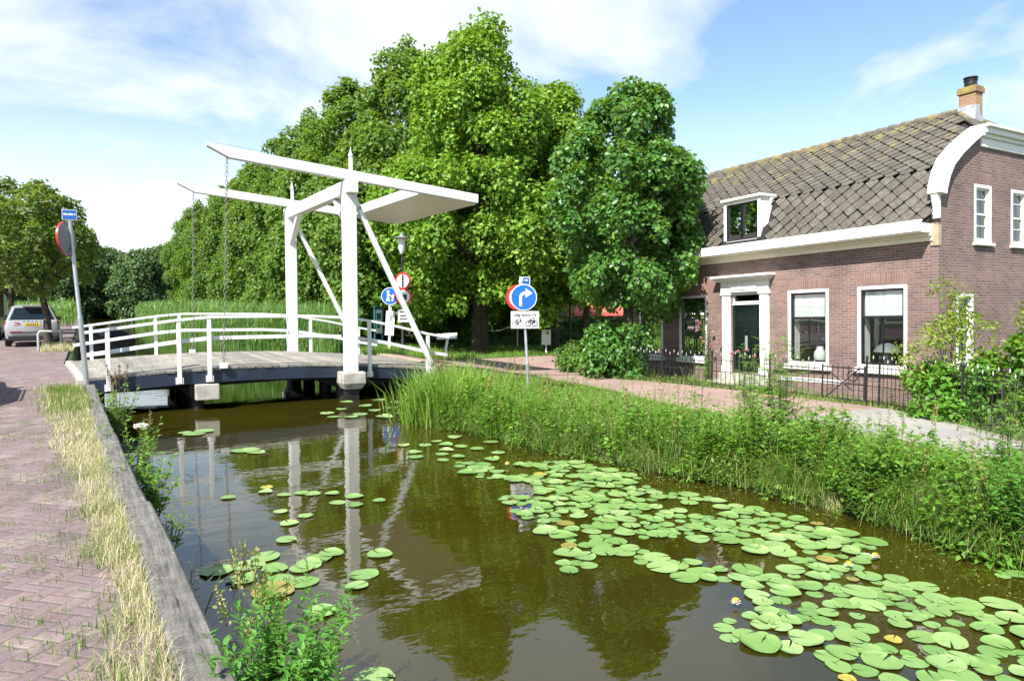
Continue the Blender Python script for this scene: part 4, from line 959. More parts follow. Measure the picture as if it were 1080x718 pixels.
# blue footpath sign, info boards
p = Vector((10.0, 25.5, -.42)); t = thing('footpath_sign', 'round blue footpath sign on a thin white pole behind the bridge strut', 'road sign', p)
mb = MB(); mb.tube([(0,0,-.1), (0,0,2.6)], .035, 10); mb.build('pole', M['sign_white'], t, smooth=40)
fr = face_frame((0, -.05, 2.42), (-.40, -.91, 0)); mb = MB(); rdisc(mb, fr, .33, 0, .012, 1); rdisc(mb, fr, .31, 0, .016, 0)
rdisc(mb, fr, .055, .016, .02, 1, 12, (-.07, .17)); stroke(mb, fr, [(-.07, .12), (-.07, -.04), (-.12, -.2)], .07, .016, .02, 1); stroke(mb, fr, [(-.06, -.04), (-.02, -.2)], .05, .016, .021, 1)
rdisc(mb, fr, .04, .016, .02, 1, 12, (.11, .03)); stroke(mb, fr, [(.11, 0), (.10, -.1), (.09, -.2)], .055, .016, .02, 1); stroke(mb, fr, [(-.04, .06), (.09, -.04)], .03, .016, .021, 1)
mb.build('pedestrian_disc', [M['sign_blue'], M['sign_white']], t)
p = Vector((10.0, 26.7, -.42)); t = thing('info_board', 'upright teal framed information board with a white panel', 'board', p, (0, 0, R(28))); t.scale = (.62, .62, 1)
mb = MB()
for s in (-1, 1): mb.box(s*.36-.05, s*.36+.05, -.05, .05, -.1, 2.0)
mb.box(-.41, .41, -.055, .055, 1.9, 2.02); mb.build('frame', M['teal'], t); mb = MB(); mb.box(-.31, .31, -.03, .03, .95, 1.88, 0); mb.box(-.22, .22, -.036, -.03, 1.5, 1.75, 1); mb.box(-.22, .1, -.036, -.03, 1.15, 1.3, 1); mb.build('panel', [M['sign_white'], M['teal']], t)
p = Vector((10.12, 26.03, -.42)); t = thing('white_signpost', 'slanted white post with a narrow white panel left of the lamp post', 'sign post', p, (0, R(4), R(-28)))
mb = MB(); mb.tube([(0,0,-.1), (0,0,2.0)], .035, 8); mb.build('pole', M['sign_white'], t, smooth=40); mb = MB(); mb.box(-.17, .17, -.06, -.04, .9, 1.85); mb.box(-.10, .10, -.066, -.06, 1.45, 1.7, 1); mb.build('panel', [M['sign_white'], M['galv']], t)
p = on_level(471, 377, -.35); t = thing('info_lectern', 'small pale slanted lectern board by the right end of the bridge', 'lectern', p, (0, 0, R(-30)))
mb = MB(); mb.bar((-.1, 0, -.1), (.05, 0, .75), .09, .09); mb.build('leg', M['sign_white'], t); mb = MB(); mb.bar((-.36, 0, .80), (.40, 0, .84), .5, .04, up=(0, -.35, 1)); mb.build('board', M['sign_white'], t, bevel=.006)

# thin lamp post far right of the sign
p = on_level(601, 370, -.42); t = thing('street_lamp', 'thin dark street lamp standing before the house with the red awning', 'street lamp', p)
mb = MB(); mb.tube([(0,0,-.1), (0,0,2.9)], [.06, .035], 10); mb.build('pole', M['iron'], t, smooth=40); mb = MB(); mb.lathe([(.05, 2.88), (.13, 2.95), (.15, 3.15), (.2, 3.17), (.05, 3.3)], 12); mb.build('lantern', M['iron'], t, smooth=40)

# tree guard at the left tree
t = thing('tree_guard', 'low grey steel hoop guarding the leaning street tree', 'guard', (-1.1, 30.7, 0)); mb = MB(); mb.tube([(-.38,0,-.1), (-.38,0,.62), (-.33,0,.70), (.42,.05,.70)], .045, 8); mb.build('hoop', M['galv'], t, smooth=50)
mb = MB(); mb.tube([(.30,.8,-.1), (.30,.8,.74)], .05, 8); mb.build('post', M['galv'], t, smooth=50)

# ------------------------------------------------------------------ vehicles
def make_car(label, paint, loc, rot, name='parked_car', group='cars parked along the street'):
    t = thing(name, label, 'car', loc, (0, 0, rot), group)
    # lower body: stations from tail (-y) to nose (+y)
    st = [(-2.27, .86, .40, .98), (-2.22, .95, .30, 1.03), (-1.95, 1.0, .24, 1.06), (-1.2, 1.0, .22, 1.05), (0, 1.0, .22, 1.02), (1.1, 1.0, .22, .99), (1.75, .98, .24, .94), (2.15, .92, .28, .84), (2.28, .80, .36, .72)]
    W = .92; mb = MB(); n = 12; vs = []
    for y, k, zb, zt in st:
        half = [(.70, zb), (.86, zb+.06), (.90, zb+.22), (.93, zb+(zt-zb)*.55), (.91, zb+(zt-zb)*.82), (.86, zt)]
        for hx, z in half: vs.append((hx*k, y, z))
        for hx, z in reversed(half): vs.append((-hx*k, y, z))
    fs = [tuple(range(n-1,-1,-1)), tuple(range(n*(len(st)-1), n*len(st)))]
    for i in range(len(st)-1):
        for k in range(n): fs.append((i*n+k, i*n+(k+1) % n, (i+1)*n+(k+1) % n, (i+1)*n+k))
    mb.add(vs, fs)
    # greenhouse
    ringb = [(-.84, -2.16), (.84, -2.16), (.87, -1.9), (.86, .55), (.80, 1.12), (-.80, 1.12), (-.86, .55), (-.87, -1.9)]
    ringt = [(-.58, -1.80), (.58, -1.80), (.66, -1.6), (.66, -.05), (.58, .15), (-.58, .15), (-.66, -.05), (-.66, -1.6)]
    vs = [(a, b_, 1.0) for a, b_ in ringb] + [(a, b_, 1.60) for a, b_ in ringt] + [(a*.8, b_*.85-.1, 1.66) for a, b_ in ringt]
    fs = [(i, (i+1) % 8, 8+(i+1) % 8, 8+i) for i in range(8)] + [(8+i, 8+(i+1) % 8, 16+(i+1) % 8, 16+i) for i in range(8)] + [tuple(range(16, 24))]
    mb.add(vs, fs)
    mb.bar((-.35, -1.96, 1.635), (.35, -1.96, 1.635), .34, .03)   # roof spoiler
    body = mb.build('body', paint, t, smooth=38, bevel=.02)
    def gl(nm, quad, off):
        mb = MB(); q = [Vector(p) for p in quad]; nn = (q[1]-q[0]).cross(q[3]-q[0]).normalized()
        if nn.dot(Vector(off)) < 0: nn = -nn
        mb.add([p+nn*.012 for p in q]+[p-nn*.02 for p in q], [(0,1,2,3),(4,5,6,7),(0,1,5,4),(1,2,6,5),(2,3,7,6),(3,0,4,7)]); mb.build(nm, M['car_glass'], t)
    gl('rear_window', [(-.74,-2.12,1.09), (.74,-2.12,1.09), (.56,-1.84,1.54), (-.56,-1.84,1.54)], (0,-1,0))
    gl('windscreen', [(-.74,1.04,1.08), (.74,1.04,1.08), (.56,.2,1.55), (-.56,.2,1.55)], (0,1,0))
    for s in (-1, 1): gl('side_window', [(s*.865,-1.75,1.08), (s*.858,.5,1.08), (s*.675,-.1,1.54), (s*.68,-1.55,1.54)], (s,0,0))
    for s in (-1, 1):
        mb = MB(); mb.prism([(.92, .88), (.90, 1.0), (.55, .98), (.40, .95), (.40, .91), (.6, .86)], lambda p: (s*p[0], -2.29+(.14 if p[0] > .7 else 0), p[1]), lambda p: (s*p[0]*.98, -2.0, p[1])); mb.build('tail_light', M['tail'], t)
        mb = MB(); mb.box(s*.82-.05 if s > 0 else -.96, .96 if s > 0 else -.77, .5, .66, 1.02, 1.16); mb.v = [(v[0]+s*.08, v[1], v[2]) for v in mb.v]; mb.build('wing_mirror', M['trim_black'], t, bevel=.03)
        mb = MB(); mb.tube([(s*.62,-1.7,1.66), (s*.62,-1.6,1.70), (s*.62,-.2,1.70), (s*.62,-.05,1.66)], .018, 6); mb.build('roof_rail', M['trim_black'], t)
        mb = MB(); mb.box(s*.5-.2, s*.5+.2, 2.17, 2.27, .62, .74); mb.build('headlight', M['sign_white'], t, bevel=.02)
        for y in (-1.38, 1.42):
            mb = MB(); mb.lathe([(.22, -.11), (.31, -.11), (.345, -.08), (.345, .08), (.31, .11), (.22, .11)], 24); mb.v = [(s*.82+v[2], y+v[0], .345+v[1]) for v in mb.v]; w = mb.build('wheel', M['rubber'], t, smooth=35)
            mb = MB(); mb.lathe([(.23, -.10), (.22, .105), (.05, .118), (.01, .118)], 20); mb.v = [(s*(.82)+s*v[2], y+v[0], .345+v[1]) for v in mb.v]; mb.build('rim', M['rim'], w, smooth=35)
    mb = MB(); mb.box(-.80, .80, -2.33, -2.05, .26, .44); mb.box(-.74, .74, -2.325, -2.2, .56, .60); mb.box(-.5, .5, 2.2, 2.3, .4, .62); mb.build('bumper_trim', M['trim_black'], t, bevel=.02)
    mb = MB(); mb.box(-.74, -.35, -2.332, -2.3, .60, .622); mb.box(.35, .74, -2.332, -2.3, .60, .622); mb.build('reflector', M['tail'], t)
    mb = MB(); mb.box(-.26, .26, -2.285, -2.2, .83, .94, 0)
    for i in range(6): mb.box(-.2+i*.07, -.165+i*.07, -2.289, -2.284, .855, .915, 1)
    mb.build('number_plate', [M['plate'], M['ink']], t)
    mb = MB()
    for i in range(5): mb.box(-.30+i*.135, -.24+i*.135, -2.262, -2.2, .985, 1.02)
    mb.build('tailgate_lettering', M['trim_black'], t)
    return t
car = make_car('silver estate car seen from behind, parked by the leaning street tree', M['car_paint'], (-1.92, 36.0, 0), R(3))
make_car('pale blue car further along the street, left of the silver estate', M['car_paint_blue'], (-4.35, 42.2, 0), R(1))
make_car('dark car parked on the street just left of the view, shading the bricks', M['car_dark'], (-3.0, 15.7, 0), R(0))
v = thing('white_van', 'white van parked far down the street behind the left trees', 'van', (-5.2, 54, 0), (0, 0, R(2)))
mb = MB(); mb.prism([(-2.6, .35), (2.5, .35), (2.6, .9), (1.9, 1.15), (1.3, 2.0), (1.0, 2.25), (-2.5, 2.3), (-2.62, 2.1)], lambda p: (-.98, p[0], p[1]), lambda p: (.98, p[0], p[1])); mb.build('body', M['van_white'], v, bevel=.08, smooth=40)
mb = MB(); mb.box(-.8, -.06, -2.66, -2.6, 1.35, 2.0); mb.box(.06, .8, -2.66, -2.6, 1.35, 2.0); mb.build('rear_window', M['car_glass'], v)
mb = MB(); mb.box(.975, 1.0, .1, 1.3, 1.3, 1.9); mb.build('side_window', M['car_glass'], v)
for s in (-1, 1):
    mb = MB(); mb.box(s*.9-.06, s*.9+.06, -2.67, -2.6, .8, 1.25); mb.build('tail_light', M['tail'], v)
    for y in (-1.6, 1.6):
        mb = MB(); mb.lathe([(.2, -.1), (.34, -.1), (.34, .1), (.2, .1)], 18); mb.v = [(s*.86+q[2], y+q[0], .34+q[1]) for q in mb.v]; mb.build('wheel', M['rubber'], v, smooth=35)
# moored boats beyond the bridge
def boat(name, label, loc, rot, cover, ln=4.6, w=1.7, hgt=.95):
    t = thing(name, label, 'boat', loc, (0, 0, rot)); n = 12; vs = []; fs = []; m = 7
    for i in range(n+1):
        y = -ln/2+ln*i/n; u = i/n; hw = w/2*(1-max(0, (u-.5)/.5)**2.4)*(.9+.1*min(1, u*5)); sh = .38+.22*max(0, u-.5)**1.5*2
        for k in range(m):
            a = math.pi*k/(m-1); vs.append((-hw*math.cos(a), y, -.25+(.25+sh)*(1-math.sin(a)) if True else 0))
    for i in range(n):
        for k in range(m-1): fs.append((i*m+k, i*m+k+1, (i+1)*m+k+1, (i+1)*m+k))
    fs.append(tuple(range(m))); mb = MB(); mb.add(vs, fs); mb.build('hull', M['boat_black'], t, smooth=50)
    vs = []; fs = []
    for i in range(n+1):
        y = -ln/2+ln*i/n; u = i/n; hw = w/2*(1-max(0, (u-.5)/.5)**2.4)*(.9+.1*min(1, u*5))+.03; sh = .38+.22*max(0, u-.5)**1.5*2; pk = hgt-.45*u - .28*max(0, .12-u)/.12
        for k in range(m):
            f = k/(m-1)*2-1; vs.append((hw*f, y, sh-.05*(abs(f) > .98)+(pk-sh)*(1-abs(f)**1.7)))
    for i in range(n):
        for k in range(m-1): fs.append((i*m+k, i*m+k+1, (i+1)*m+k+1, (i+1)*m+k))
    fs.append(tuple(range(m))); mb = MB(); mb.add(vs, fs); mb.build('cover', cover, t, smooth=60); return t
boat('covered_boat', 'moored boat under a navy tarpaulin beyond the far railing', (1.15, 45.2, WZ), R(6), M['tarp'], 5.2, 2.0, 1.25)
boat('covered_boat', 'black moored boat tied at the quay beside the silver car', (.1, 41.6, WZ), R(2), M['boat_black'], 4.0, 1.3, 1.45)

# ------------------------------------------------------------------ background at right
f0 = on_level(405, 362, -.42); f1_ = on_level(520, 366, -.42)
def bfence(a, b_, label):
    t = thing('rail_fence', label, 'fence', a); d = b_-a; n = int(d.length/1.5)
    for z in (.55, 1.12):
        mb = MB(); mb.bar((0,0,z), d+Vector((0,0,z)), .05, .10); mb.build('rail', M['brown_fence'], t)
    for i in range(n+1):
        p = d*(i/n); mb = MB(); mb.box(p.x-.05, p.x+.05, p.y-.05, p.y+.05, -.1, 1.25); mb.build('post', M['brown_fence'], t)
bfence(Vector((13.0, 33.0, -.42)), Vector((20.5, 31.5, -.42)), 'dark wooden two-rail fence under the tall trees')
t = thing('cottage', 'pale cottage with grey roof and red awning half hidden by the linden', 'house', (30.5, 38.5, -.45), (0, 0, R(-18)))
mb = MB(); mb.box(-3, 5, 0, 5, 0, 2.5); mb.build('wall', M['far_wall'], t)
mb = MB(); mb.prism([(-.4, 2.3), (2.5, 5.2), (5.4, 2.3)], lambda p: (-3.5, p[0], p[1]), lambda p: (5.4, p[0], p[1])); mb.build('roof', M['thatch'], t)
mb = MB(); mb.add([(-2.9,-.02,2.15), (3.2,-.02,2.15), (3.2,-1.3,1.55), (-2.9,-1.3,1.55), (3.2,-1.3,1.35), (-2.9,-1.3,1.35)], [(0,1,2,3), (3,2,4,5)])
for k in range(12): mb.bar((-2.9+k*.555, -1.31, 1.36), (-2.6+k*.555, -1.31, 1.36), .01, .06)
mb.build('awning', M['awning'], t)
for i, xx in enumerate((-2.6, -1.3, 0, 1.3)):
    mb = MB(); fz = lambda u, z, d: (u, d, z); ring(mb, fz, xx, xx+1.1, .4, 1.9, .12, -.06, .02); w = mb.build('window', M['orange'], t); mb = MB(); mb.add([(xx+.1,-.02,.5), (xx+1.0,-.02,.5), (xx+1.0,-.02,1.8), (xx+.1,-.02,1.8)], [(0,1,2,3)]); mb.build('pane', M['car_glass'], w)
p = on_level(576, 372, -.42); mb = MB(); mb.box(-.2, .2, -.03, .03, .35, 1.0); mb.box(-.03, .03, -.02, .02, -.1, .36); o = mb.build('notice_board', M['sign_white'], loc=p); o.rotation_euler = (0, 0, R(-30)); tag(o, 'small white notice board beside the thin trunk near the hedge', 'board')
t = thing('hammock', 'white hammock slung between two pale posts on the lawn', 'hammock', on_level(522, 366, -.42), (0, 0, R(-32)))
for s in (-1, 1):
    mb = MB(); mb.tube([(s*1.1,0,-.1), (s*1.1,0,1.35)], .04, 8); mb.build('post', M['far_wall'], t)
mb = MB(); pts = [(-1.1+2.2*i/10, 0, 1.25-.45*math.sin(math.pi*i/10)) for i in range(11)]
for a, b_ in zip(pts[:-1], pts[1:]): mb.bar(a, b_, .5, .03)
mb.build('cloth', M['sign_white'], t)

# ------------------------------------------------------------------ trees
def crown_arrays(r_, env, n_clump, clump_r, n_leaf, leaf, z0, z1, flat=1.1, inner=.16, aspect=.75):
    """env(t) -> crown radius at relative height t. Leaves sit on the shells of many clumps"""
    C = []
    while len(C) < n_clump:
        t = r_.random(); R_ = env(t)
        if r_.random() > (R_/max(env(q) for q in (.2,.35,.5)))**1.2+.1: continue
        a = r_.random()*2*np.pi; rr = R_*(r_.random()**.33 if r_.random() > .15 else r_.random())*.93
        rad = clump_r*(.5+1.1*r_.random()**1.5)
        C.append((math.cos(a)*rr, math.sin(a)*rr, z0+(z1-z0)*t, rad))
    C = np.array(C)
    w = C[:, 3]**2; idx = r_.choice(len(C), n_leaf, p=w/w.sum()); c = C[idx]
    d = r_.normal(size=(n_leaf, 3)); out = unit(np.stack([c[:, 0], c[:, 1], (c[:, 2]-(z0+(z1-z0)*.4))*.5], 1))
    d = unit(unit(d) + .55*out + np.array([[0, 0, .25]]))
    rad = c[:, 3]*np.where(r_.random(n_leaf) < inner, r_.random(n_leaf)*.8, .72+.42*r_.random(n_leaf)**1.5)
    P = c[:, :3] + d*rad[:, None]*np.array([[1, 1, flat]])
    nrm = unit(d*.75 + np.array([[0, 0, .55]]) + r_.normal(size=(n_leaf, 3))*.55)
    ax = r_.normal(size=(n_leaf, 3)) + d*.6 + np.array([[0, 0, -.4]]); ax = unit(ax - nrm*(ax*nrm).sum(1, keepdims=True))
    ln = leaf*(.65+.7*r_.random(n_leaf))
    return leaves(P, ax, nrm, ln, ln*aspect, .18), C
def trunk_mb(C, z_first, height_, r0, seed, lean=(0, 0), nb=14):
    r_ = random.Random(seed); mb = MB(); pts = []; rad = []
    for i in range(9):
        f = i/8; pts.append((lean[0]*f*height_+r_.uniform(-.06, .06)*f*2, lean[1]*f*height_+r_.uniform(-.06, .06)*f*2, height_*f*.86)); rad.append(r0*(1.25 if i == 0 else 1)*(1-.85*f))
    pts[0] = (0, 0, -.25); mb.tube(pts, rad, 10)
    sel = sorted(range(len(C)), key=lambda i: r_.random())[:nb]
    for i in sel:
        e = Vector(C[i][:3]); f = min(.9, max(z_first/height_, (e.z-.35*math.hypot(e.x, e.y))/height_/.86*.85)); k = f*8; a = Vector(pts[min(7, int(k))]).lerp(Vector(pts[min(8, int(k)+1)]), k-int(k)); rr = r0*(1-.85*f)*.55
        m_ = a.lerp(e, .5)+Vector((r_.uniform(-.2, .2), r_.uniform(-.2, .2), .12*(e-a).length)); mb.tube([a, m_, e], [rr, rr*.6, rr*.2], 6)
    return mb
def make_tree(name, label, loc, h, base, env, seed, n_clump, clump_r, n_leaf, leaf, mat, r0, group=None, rot=0, lean=(0, 0), nb=14, **kw):
    r_ = np.random.default_rng(seed); (V, T), C = crown_arrays(r_, env, n_clump, clump_r, n_leaf, leaf, base, h, **kw)
    if lean != (0, 0):
        V[:, 0] += lean[0]*np.clip(V[:, 2], 0, None); V[:, 1] += lean[1]*np.clip(V[:, 2], 0, None); C[:, 0] += lean[0]*C[:, 2]; C[:, 1] += lean[1]*C[:, 2]
    t = thing(name, label, 'tree', loc, (0, 0, rot), group)
    trunk_mb(C, base, h, r0, seed, lean, nb).build('trunk', M['bark'], t, smooth=60); np_mesh('crown', V, T, mat, t); return t
def env_egg(R_, peak=.38, top=.8, bot=.55):
    def f(t):
        if t < peak: k = (peak-t)/peak; return R_*(1-(1-bot)*k**1.8)
        k = (t-peak)/(1-peak); return R_*max(.03, (1-k**1.7))**top
    return f
GR = 'tall trees behind the bridge'
def lev(x_, y_): return float(height(x_, y_))
make_tree('maple_tree', 'tall bright green tree directly behind the counterweight, highest of the grove', (14.7, 26.9, lev(14.7, 26.9)), 14.15, 2.1, env_egg(4.5, .34, .88, .74), 11, 300, .62, 60000, .195, M['lf_maple'], .36, GR)
make_tree('maple_tree', 'broad green tree just left of the linden, its trunk behind the turn-right sign', (17.9, 26.0, lev(17, 26)), 11.7, 2.4, env_egg(3.3, .4, .95, .7), 12, 300, .5, 42000, .185, M['lf_maple'], .30, GR)
make_tree('maple_tree', 'slim tree with a thin leaning trunk left of the red awning', (18.7, 24.6, lev(18.7, 24.6)), 8.6, 3.0, env_egg(2.2, .45, .8, .6), 13, 60, .8, 15000, .19, M['lf_maple'], .17, GR, lean=(.03, .0))
oak = make_tree('oak_tree', 'dark green tree seen between the drawbridge pillars and the bright maple', (14.6, 34.6, lev(13.4, 35)), 15.3, 1.2, env_egg(4.6, .36, .8, .8), 21, 420, .62, 56000, .235, M['lf_oak'], .38, GR)
oakb = make_tree('oak_tree', 'dark green tree standing behind the far pillar of the drawbridge', (13.8, 41.6, lev(13.4, 35)), 15.2, .8, env_egg(4.9, .33, .9, .85), 22, 420, .66, 56000, .25, M['lf_oak'], .38, GR)
for i, (x_, y_, s, a, src, lb) in enumerate([(13.8, 50.5, 1.0, 1.3, oak, 'dark green tree rising just left of the far pillar'), (14.0, 60, 1.0, 2.9, oakb, 'dark green tree behind the near lifting chain'), (13.8, 71, .98, 4.2, oak, 'dark green tree behind the far lifting chain'),
        (13.6, 85, .98, .6, oakb, 'dark green tree with low branches at the left shoulder of the grove'), (13.4, 102, 1.0, 5.1, oak, 'leftmost and farthest dark green tree of the grove'), (18.5, 33, .92, 3.6, oakb, 'dark green tree filling the gap behind the bright maple'), (20, 44, .95, 2.0, oak, 'dark tree deep in the grove behind the counterweight')]):
    dup(src, (x_, y_, -.42), a, s, lb)
make_tree('linden_tree', 'dense mid-green linden in front of the house, partly hiding the left windows', (13.85, 16.1, lev(13.5, 16.3)), 8.35, 2.0, env_egg(2.15, .50, .58, .62), 31, 150, .40, 32000, .145, M['lf_linden'], .19, None, aspect=.9, inner=.12)
for i, (x_, y_, h, R_, lb, ln) in enumerate([(-1.15, 31.2, 5.9, 2.25, 'olive green street tree with a leaning trunk behind the mirror post', (-.06, 0)), (-2.9, 39.0, 6.9, 2.8, 'olive green street tree standing behind the silver car roof', (.02, 0)), (-3.9, 47, 6.4, 2.4, 'olive green street tree near the left edge, over the pale blue car', (0, 0)), (-4.3, 52.5, 6.2, 2.3, 'olive green street tree farthest left, before the white van', (.01, 0))]):
    make_tree('street_tree', lb, (x_, y_, 0), h, 2.45, env_egg(R_, .40, .75, .62), 40+i, 70, .40, 8600, .17, M['lf_street'], .15, 'trees along the left street', lean=ln, inner=.1)
ft = make_tree('far_tree', 'dark tree on the far shore, right of the street tree foliage', (-2, 128, -.4), 11.0, .3, env_egg(5.2, .4, .6, .85), 51, 150, 1.05, 16000, .5, M['lf_far'], .3, 'dark trees on the far shore')
fl = ['dark tree at the left end of the far tree line', 'dark tree second from the left in the far tree line', 'dark far tree above the blue plate post', 'dark far tree just right of the mirror post', 'dark far tree in the middle of the gap above the reeds', 'low dark far tree where the tree line meets the grove', 'dark far tree partly behind the first oak', 'dark far tree hidden behind the grove edge']
for i, (x_, y_, s) in enumerate([(-24, 135, .9), (-18, 140, 1.0), (-12, 130, .85), (-6.5, 136, .95), (3, 133, 1.0), (7.5, 126, .95), (12, 130, 1.05), (17, 138, 1.2)]):
    dup(ft, (x_, y_, -.4), i*1.7, s*.95, fl[i])
# shrubs and trees that close the view under the crowns
for i, (x_, y_, h, R_, lb) in enumerate([(24, 40, 4.2, 2.4, 'bright shrub beyond the lawn, left of the cottage'), (19.5, 41, 3.8, 2.6, 'bright shrub on the lawn behind the turn-right sign'), (15.5, 45, 4.2, 3.0, 'bright shrub behind the rail fence'), (28, 52, 7.5, 3.6, 'bushy green tree behind the cottage roof'), (22, 54, 8.0, 3.8, 'bushy green tree far behind the lawn'), (36, 47, 8.0, 3.6, 'bushy green tree to the right behind the cottage')]):
    make_tree('garden_shrub', lb, (x_, y_, -.42), h, .2, env_egg(R_, .35, .6, .85), 60+i, 45, .9, 6500, .32, M['lf_bush'], .1, 'shrubs beyond the lawn', nb=6)

def bush(name, label, cat, loc, h, R_, n, leaf, mat, seed, clump=.3, nc=30, group=None, bot=.85, aspect=.8, stemmat='twig'):
    r_ = np.random.default_rng(seed); (V, T), C = crown_arrays(r_, env_egg(R_, .4, .6, bot), nc, clump, n, leaf, .05, h, aspect=aspect, inner=.2)
    t = thing(name, label, cat, loc, (0, 0, 0), group); mb = MB()
    for i in range(0, len(C), 2): e = Vector(C[i][:3]); mb.tube([(e.x*.1, e.y*.1, -.08), (e.x*.5, e.y*.5, e.z*.6), e], [.018, .012, .004], 5)
    mb.build('stems', M[stemmat], t); np_mesh('foliage', V, T, mat, t); return t
hb = bush('hedge', 'clipped dark hedge in front of the cottage with the awning', 'hedge', (24.0, 29.5, -.45), 1.15, 1.2, 9000, .13, M['lf_far'], 71, .35, 40); hb.scale = (2.6, .6, 1); hb.rotation_euler = (0, 0, R(-30))
hb = bush('hedge', 'low dark hedge behind the lawn, left of the turn-right sign', 'hedge', (18.0, 31.0, -.45), 1.1, 1.2, 9000, .13, M['lf_far'], 72, .35, 40); hb.scale = (3.0, .6, 1); hb.rotation_euler = (0, 0, R(-20))
bush('shrub', 'leafy green shrub at the foot of the linden', 'shrub', (13.4, 16.0, lev(13, 16)), 1.6, .82, 3900, .15, M['lf_linden'], 73, .34, 34)
bush('shrub', 'low pale green shrub left of the linden trunk by the path', 'shrub', (13.35, 17.9, lev(12.9, 17.6)), .75, .7, 3800, .075, M['lf_bush'], 74, .24, 30)
bush('vine_bush', 'lush vine-leaved bush spilling over the fence by the house corner', 'shrub', (13.85, 7.05, lev(13.8, 7.1)), 1.05, .62, 2000, .12, M['lf_vine'], 75, .26, 26)
bush('vine_bush', 'vine-leaved bush climbing the fence under the small gable window', 'shrub', (14.3, 6.35, lev(14.2, 6.4)), 1.3, .45, 1400, .12, M['lf_vine'], 76, .24, 22)
bush('vine_bush', 'vine-leaved bush at the right edge in front of the gable', 'shrub', (14.6, 5.7, lev(14.6, 5.7)), 1.75, .6, 2000, .12, M['lf_vine'], 77, .24, 22, bot=.3)

def stem_plant(name, label, cat, loc, h, nst, spread, leaf, lw, per, mat, seed, group=None, mode='alt', top=None, topmat=None, bare=.12, stem='stem', droop=.3, r0=.007, lean=(0, 0)):
    """upright weeds: stems with leaves along them; mode pinnate = feathered compound leaves"""
    r_ = np.random.default_rng(seed); t = thing(name, label, cat, loc, (0, 0, 0), group); mb = MB(); LB = []; LD = []; LN = []; LL = []; TB = []; TD = []; TL = []
    for s in range(nst):
        a = r_.random()*2*np.pi; sp = spread*math.sqrt(r_.random()); hh = h*(.6+.45*r_.random()); b0_ = np.array([math.cos(a)*sp*.35, math.sin(a)*sp*.35, -.06]); tip = np.array([math.cos(a)*sp+lean[0]*hh+r_.normal()*.04, math.sin(a)*sp+lean[1]*hh+r_.normal()*.04, hh])
        mid = (b0_+tip)/2*np.array([.85, .85, 1.08]); ts = np.linspace(0, 1, 7); P = [(1-q)**2*b0_+2*q*(1-q)*mid+q*q*tip for q in ts]
        mb.tube(P, [r0*(1-.75*q) for q in ts], 5)
        for k in range(per):
            q = bare+(1-bare)*(k+r_.random()*.6)/per
            if q > 1: q = 1
            p = (1-q)**2*b0_+2*q*(1-q)*mid+q*q*tip; az = k*2.4+s+r_.random()*.6; sz = leaf*(1.05-.55*q)*(.75+.5*r_.random()); el = .55-droop*(1-q)+r_.normal()*.15
            d = np.array([math.cos(az)*math.cos(el), math.sin(az)*math.cos(el), math.sin(el)])
            if mode == 'pinnate':
                m_ = 5; e = p+d*sz*2.6; mb.tube([p, p+d*sz*1.3+np.array([0,0,.03]), e], [r0*.4, r0*.3, r0*.15], 4); sd = np.array([-math.sin(az), math.cos(az), 0])
                for g_ in range(m_):
                    f = (g_+1)/m_; pp = p+(e-p)*f+np.array([0, 0, .03*math.sin(math.pi*f)])
                    for sg in ((-1, 1) if g_ < m_-1 else (0,)): LB.append(pp); LD.append(sd*sg+d*(.5 if sg else 1)+np.array([0, 0, -.15])); LN.append([r_.normal()*.25, r_.normal()*.25, 1]); LL.append(sz*(1-.25*f))
            else:
                for az2 in ((az, az+np.pi) if mode == 'opp' else (az,)):
                    d2 = np.array([math.cos(az2)*math.cos(el), math.sin(az2)*math.cos(el), math.sin(el)]); LB.append(p); LD.append(d2); LN.append([-d2[0]*.4+r_.normal()*.3, -d2[1]*.4+r_.normal()*.3, 1]); LL.append(sz)
        if top:
            for k in range(top):
                q = r_.random()**.7; p = tip-(tip-mid)*q*.55; TB.append(p+r_.normal(size=3)*.008*(1+q)); TD.append(r_.normal(size=3)+np.array([0,0,.7])); TL.append(.028*(.6+.6*r_.random()))
    mb.build('stems', M[stem], t, smooth=60)
    if LB:
        LL = np.array(LL); V, T = leaves(np.array(LB), np.array(LD), np.array(LN), LL, LL*lw, .15); np_mesh('foliage', V, T, mat, t)
    if top:
        V, T = leaves(np.array(TB), np.array(TD), r_.normal(size=(len(TB), 3)), np.array(TL), np.array(TL)*.7, .3); np_mesh('seed_heads', V, T, M[topmat], t)['kind'] = 'stuff'
    return t
# garden shrub and roses
bush('lime_shrub', 'tall airy yellow-green shrub in front of the house corner', 'shrub', (14.2, 7.2, lev(14.2, 7.2)), 2.5, .78, 2300, .085, M['lf_lime'], 81, .24, 46, None, .3, .6)
bush('lime_shrub', 'leaning yellow-green shrub before the gable at the right edge', 'shrub', (14.6, 5.6, lev(14.6, 5.6)), 2.4, .85, 2300, .085, M['lf_lime'], 82, .24, 46, None, .3, .6)
rp = on_house((-.22, 6.45, 0)); stem_plant('climbing_rose', 'climbing rose with pink blooms beside the door frame', 'rose', (rp.x, rp.y, lev(rp.x, rp.y)), 2.1, 9, .38, .075, .65, 32, M['lf_weed'], 83, bare=.1, r0=.01)
def bloom(label, p, r_, mat='pink', name='rose_bloom'):
    n = 26; th = rng.random(n)*2*np.pi; tt = rng.random(n); d = np.stack([np.cos(th)*(1-tt*.7), np.sin(th)*(1-tt*.7), .3+tt], 1); V, T = leaves(np.zeros((n, 3)), d, rng.normal(size=(n, 3))*.3-d*np.array([[1,1,-.5]]), r_*(.8+.4*rng.random(n)), r_*.9, .2); return V, T
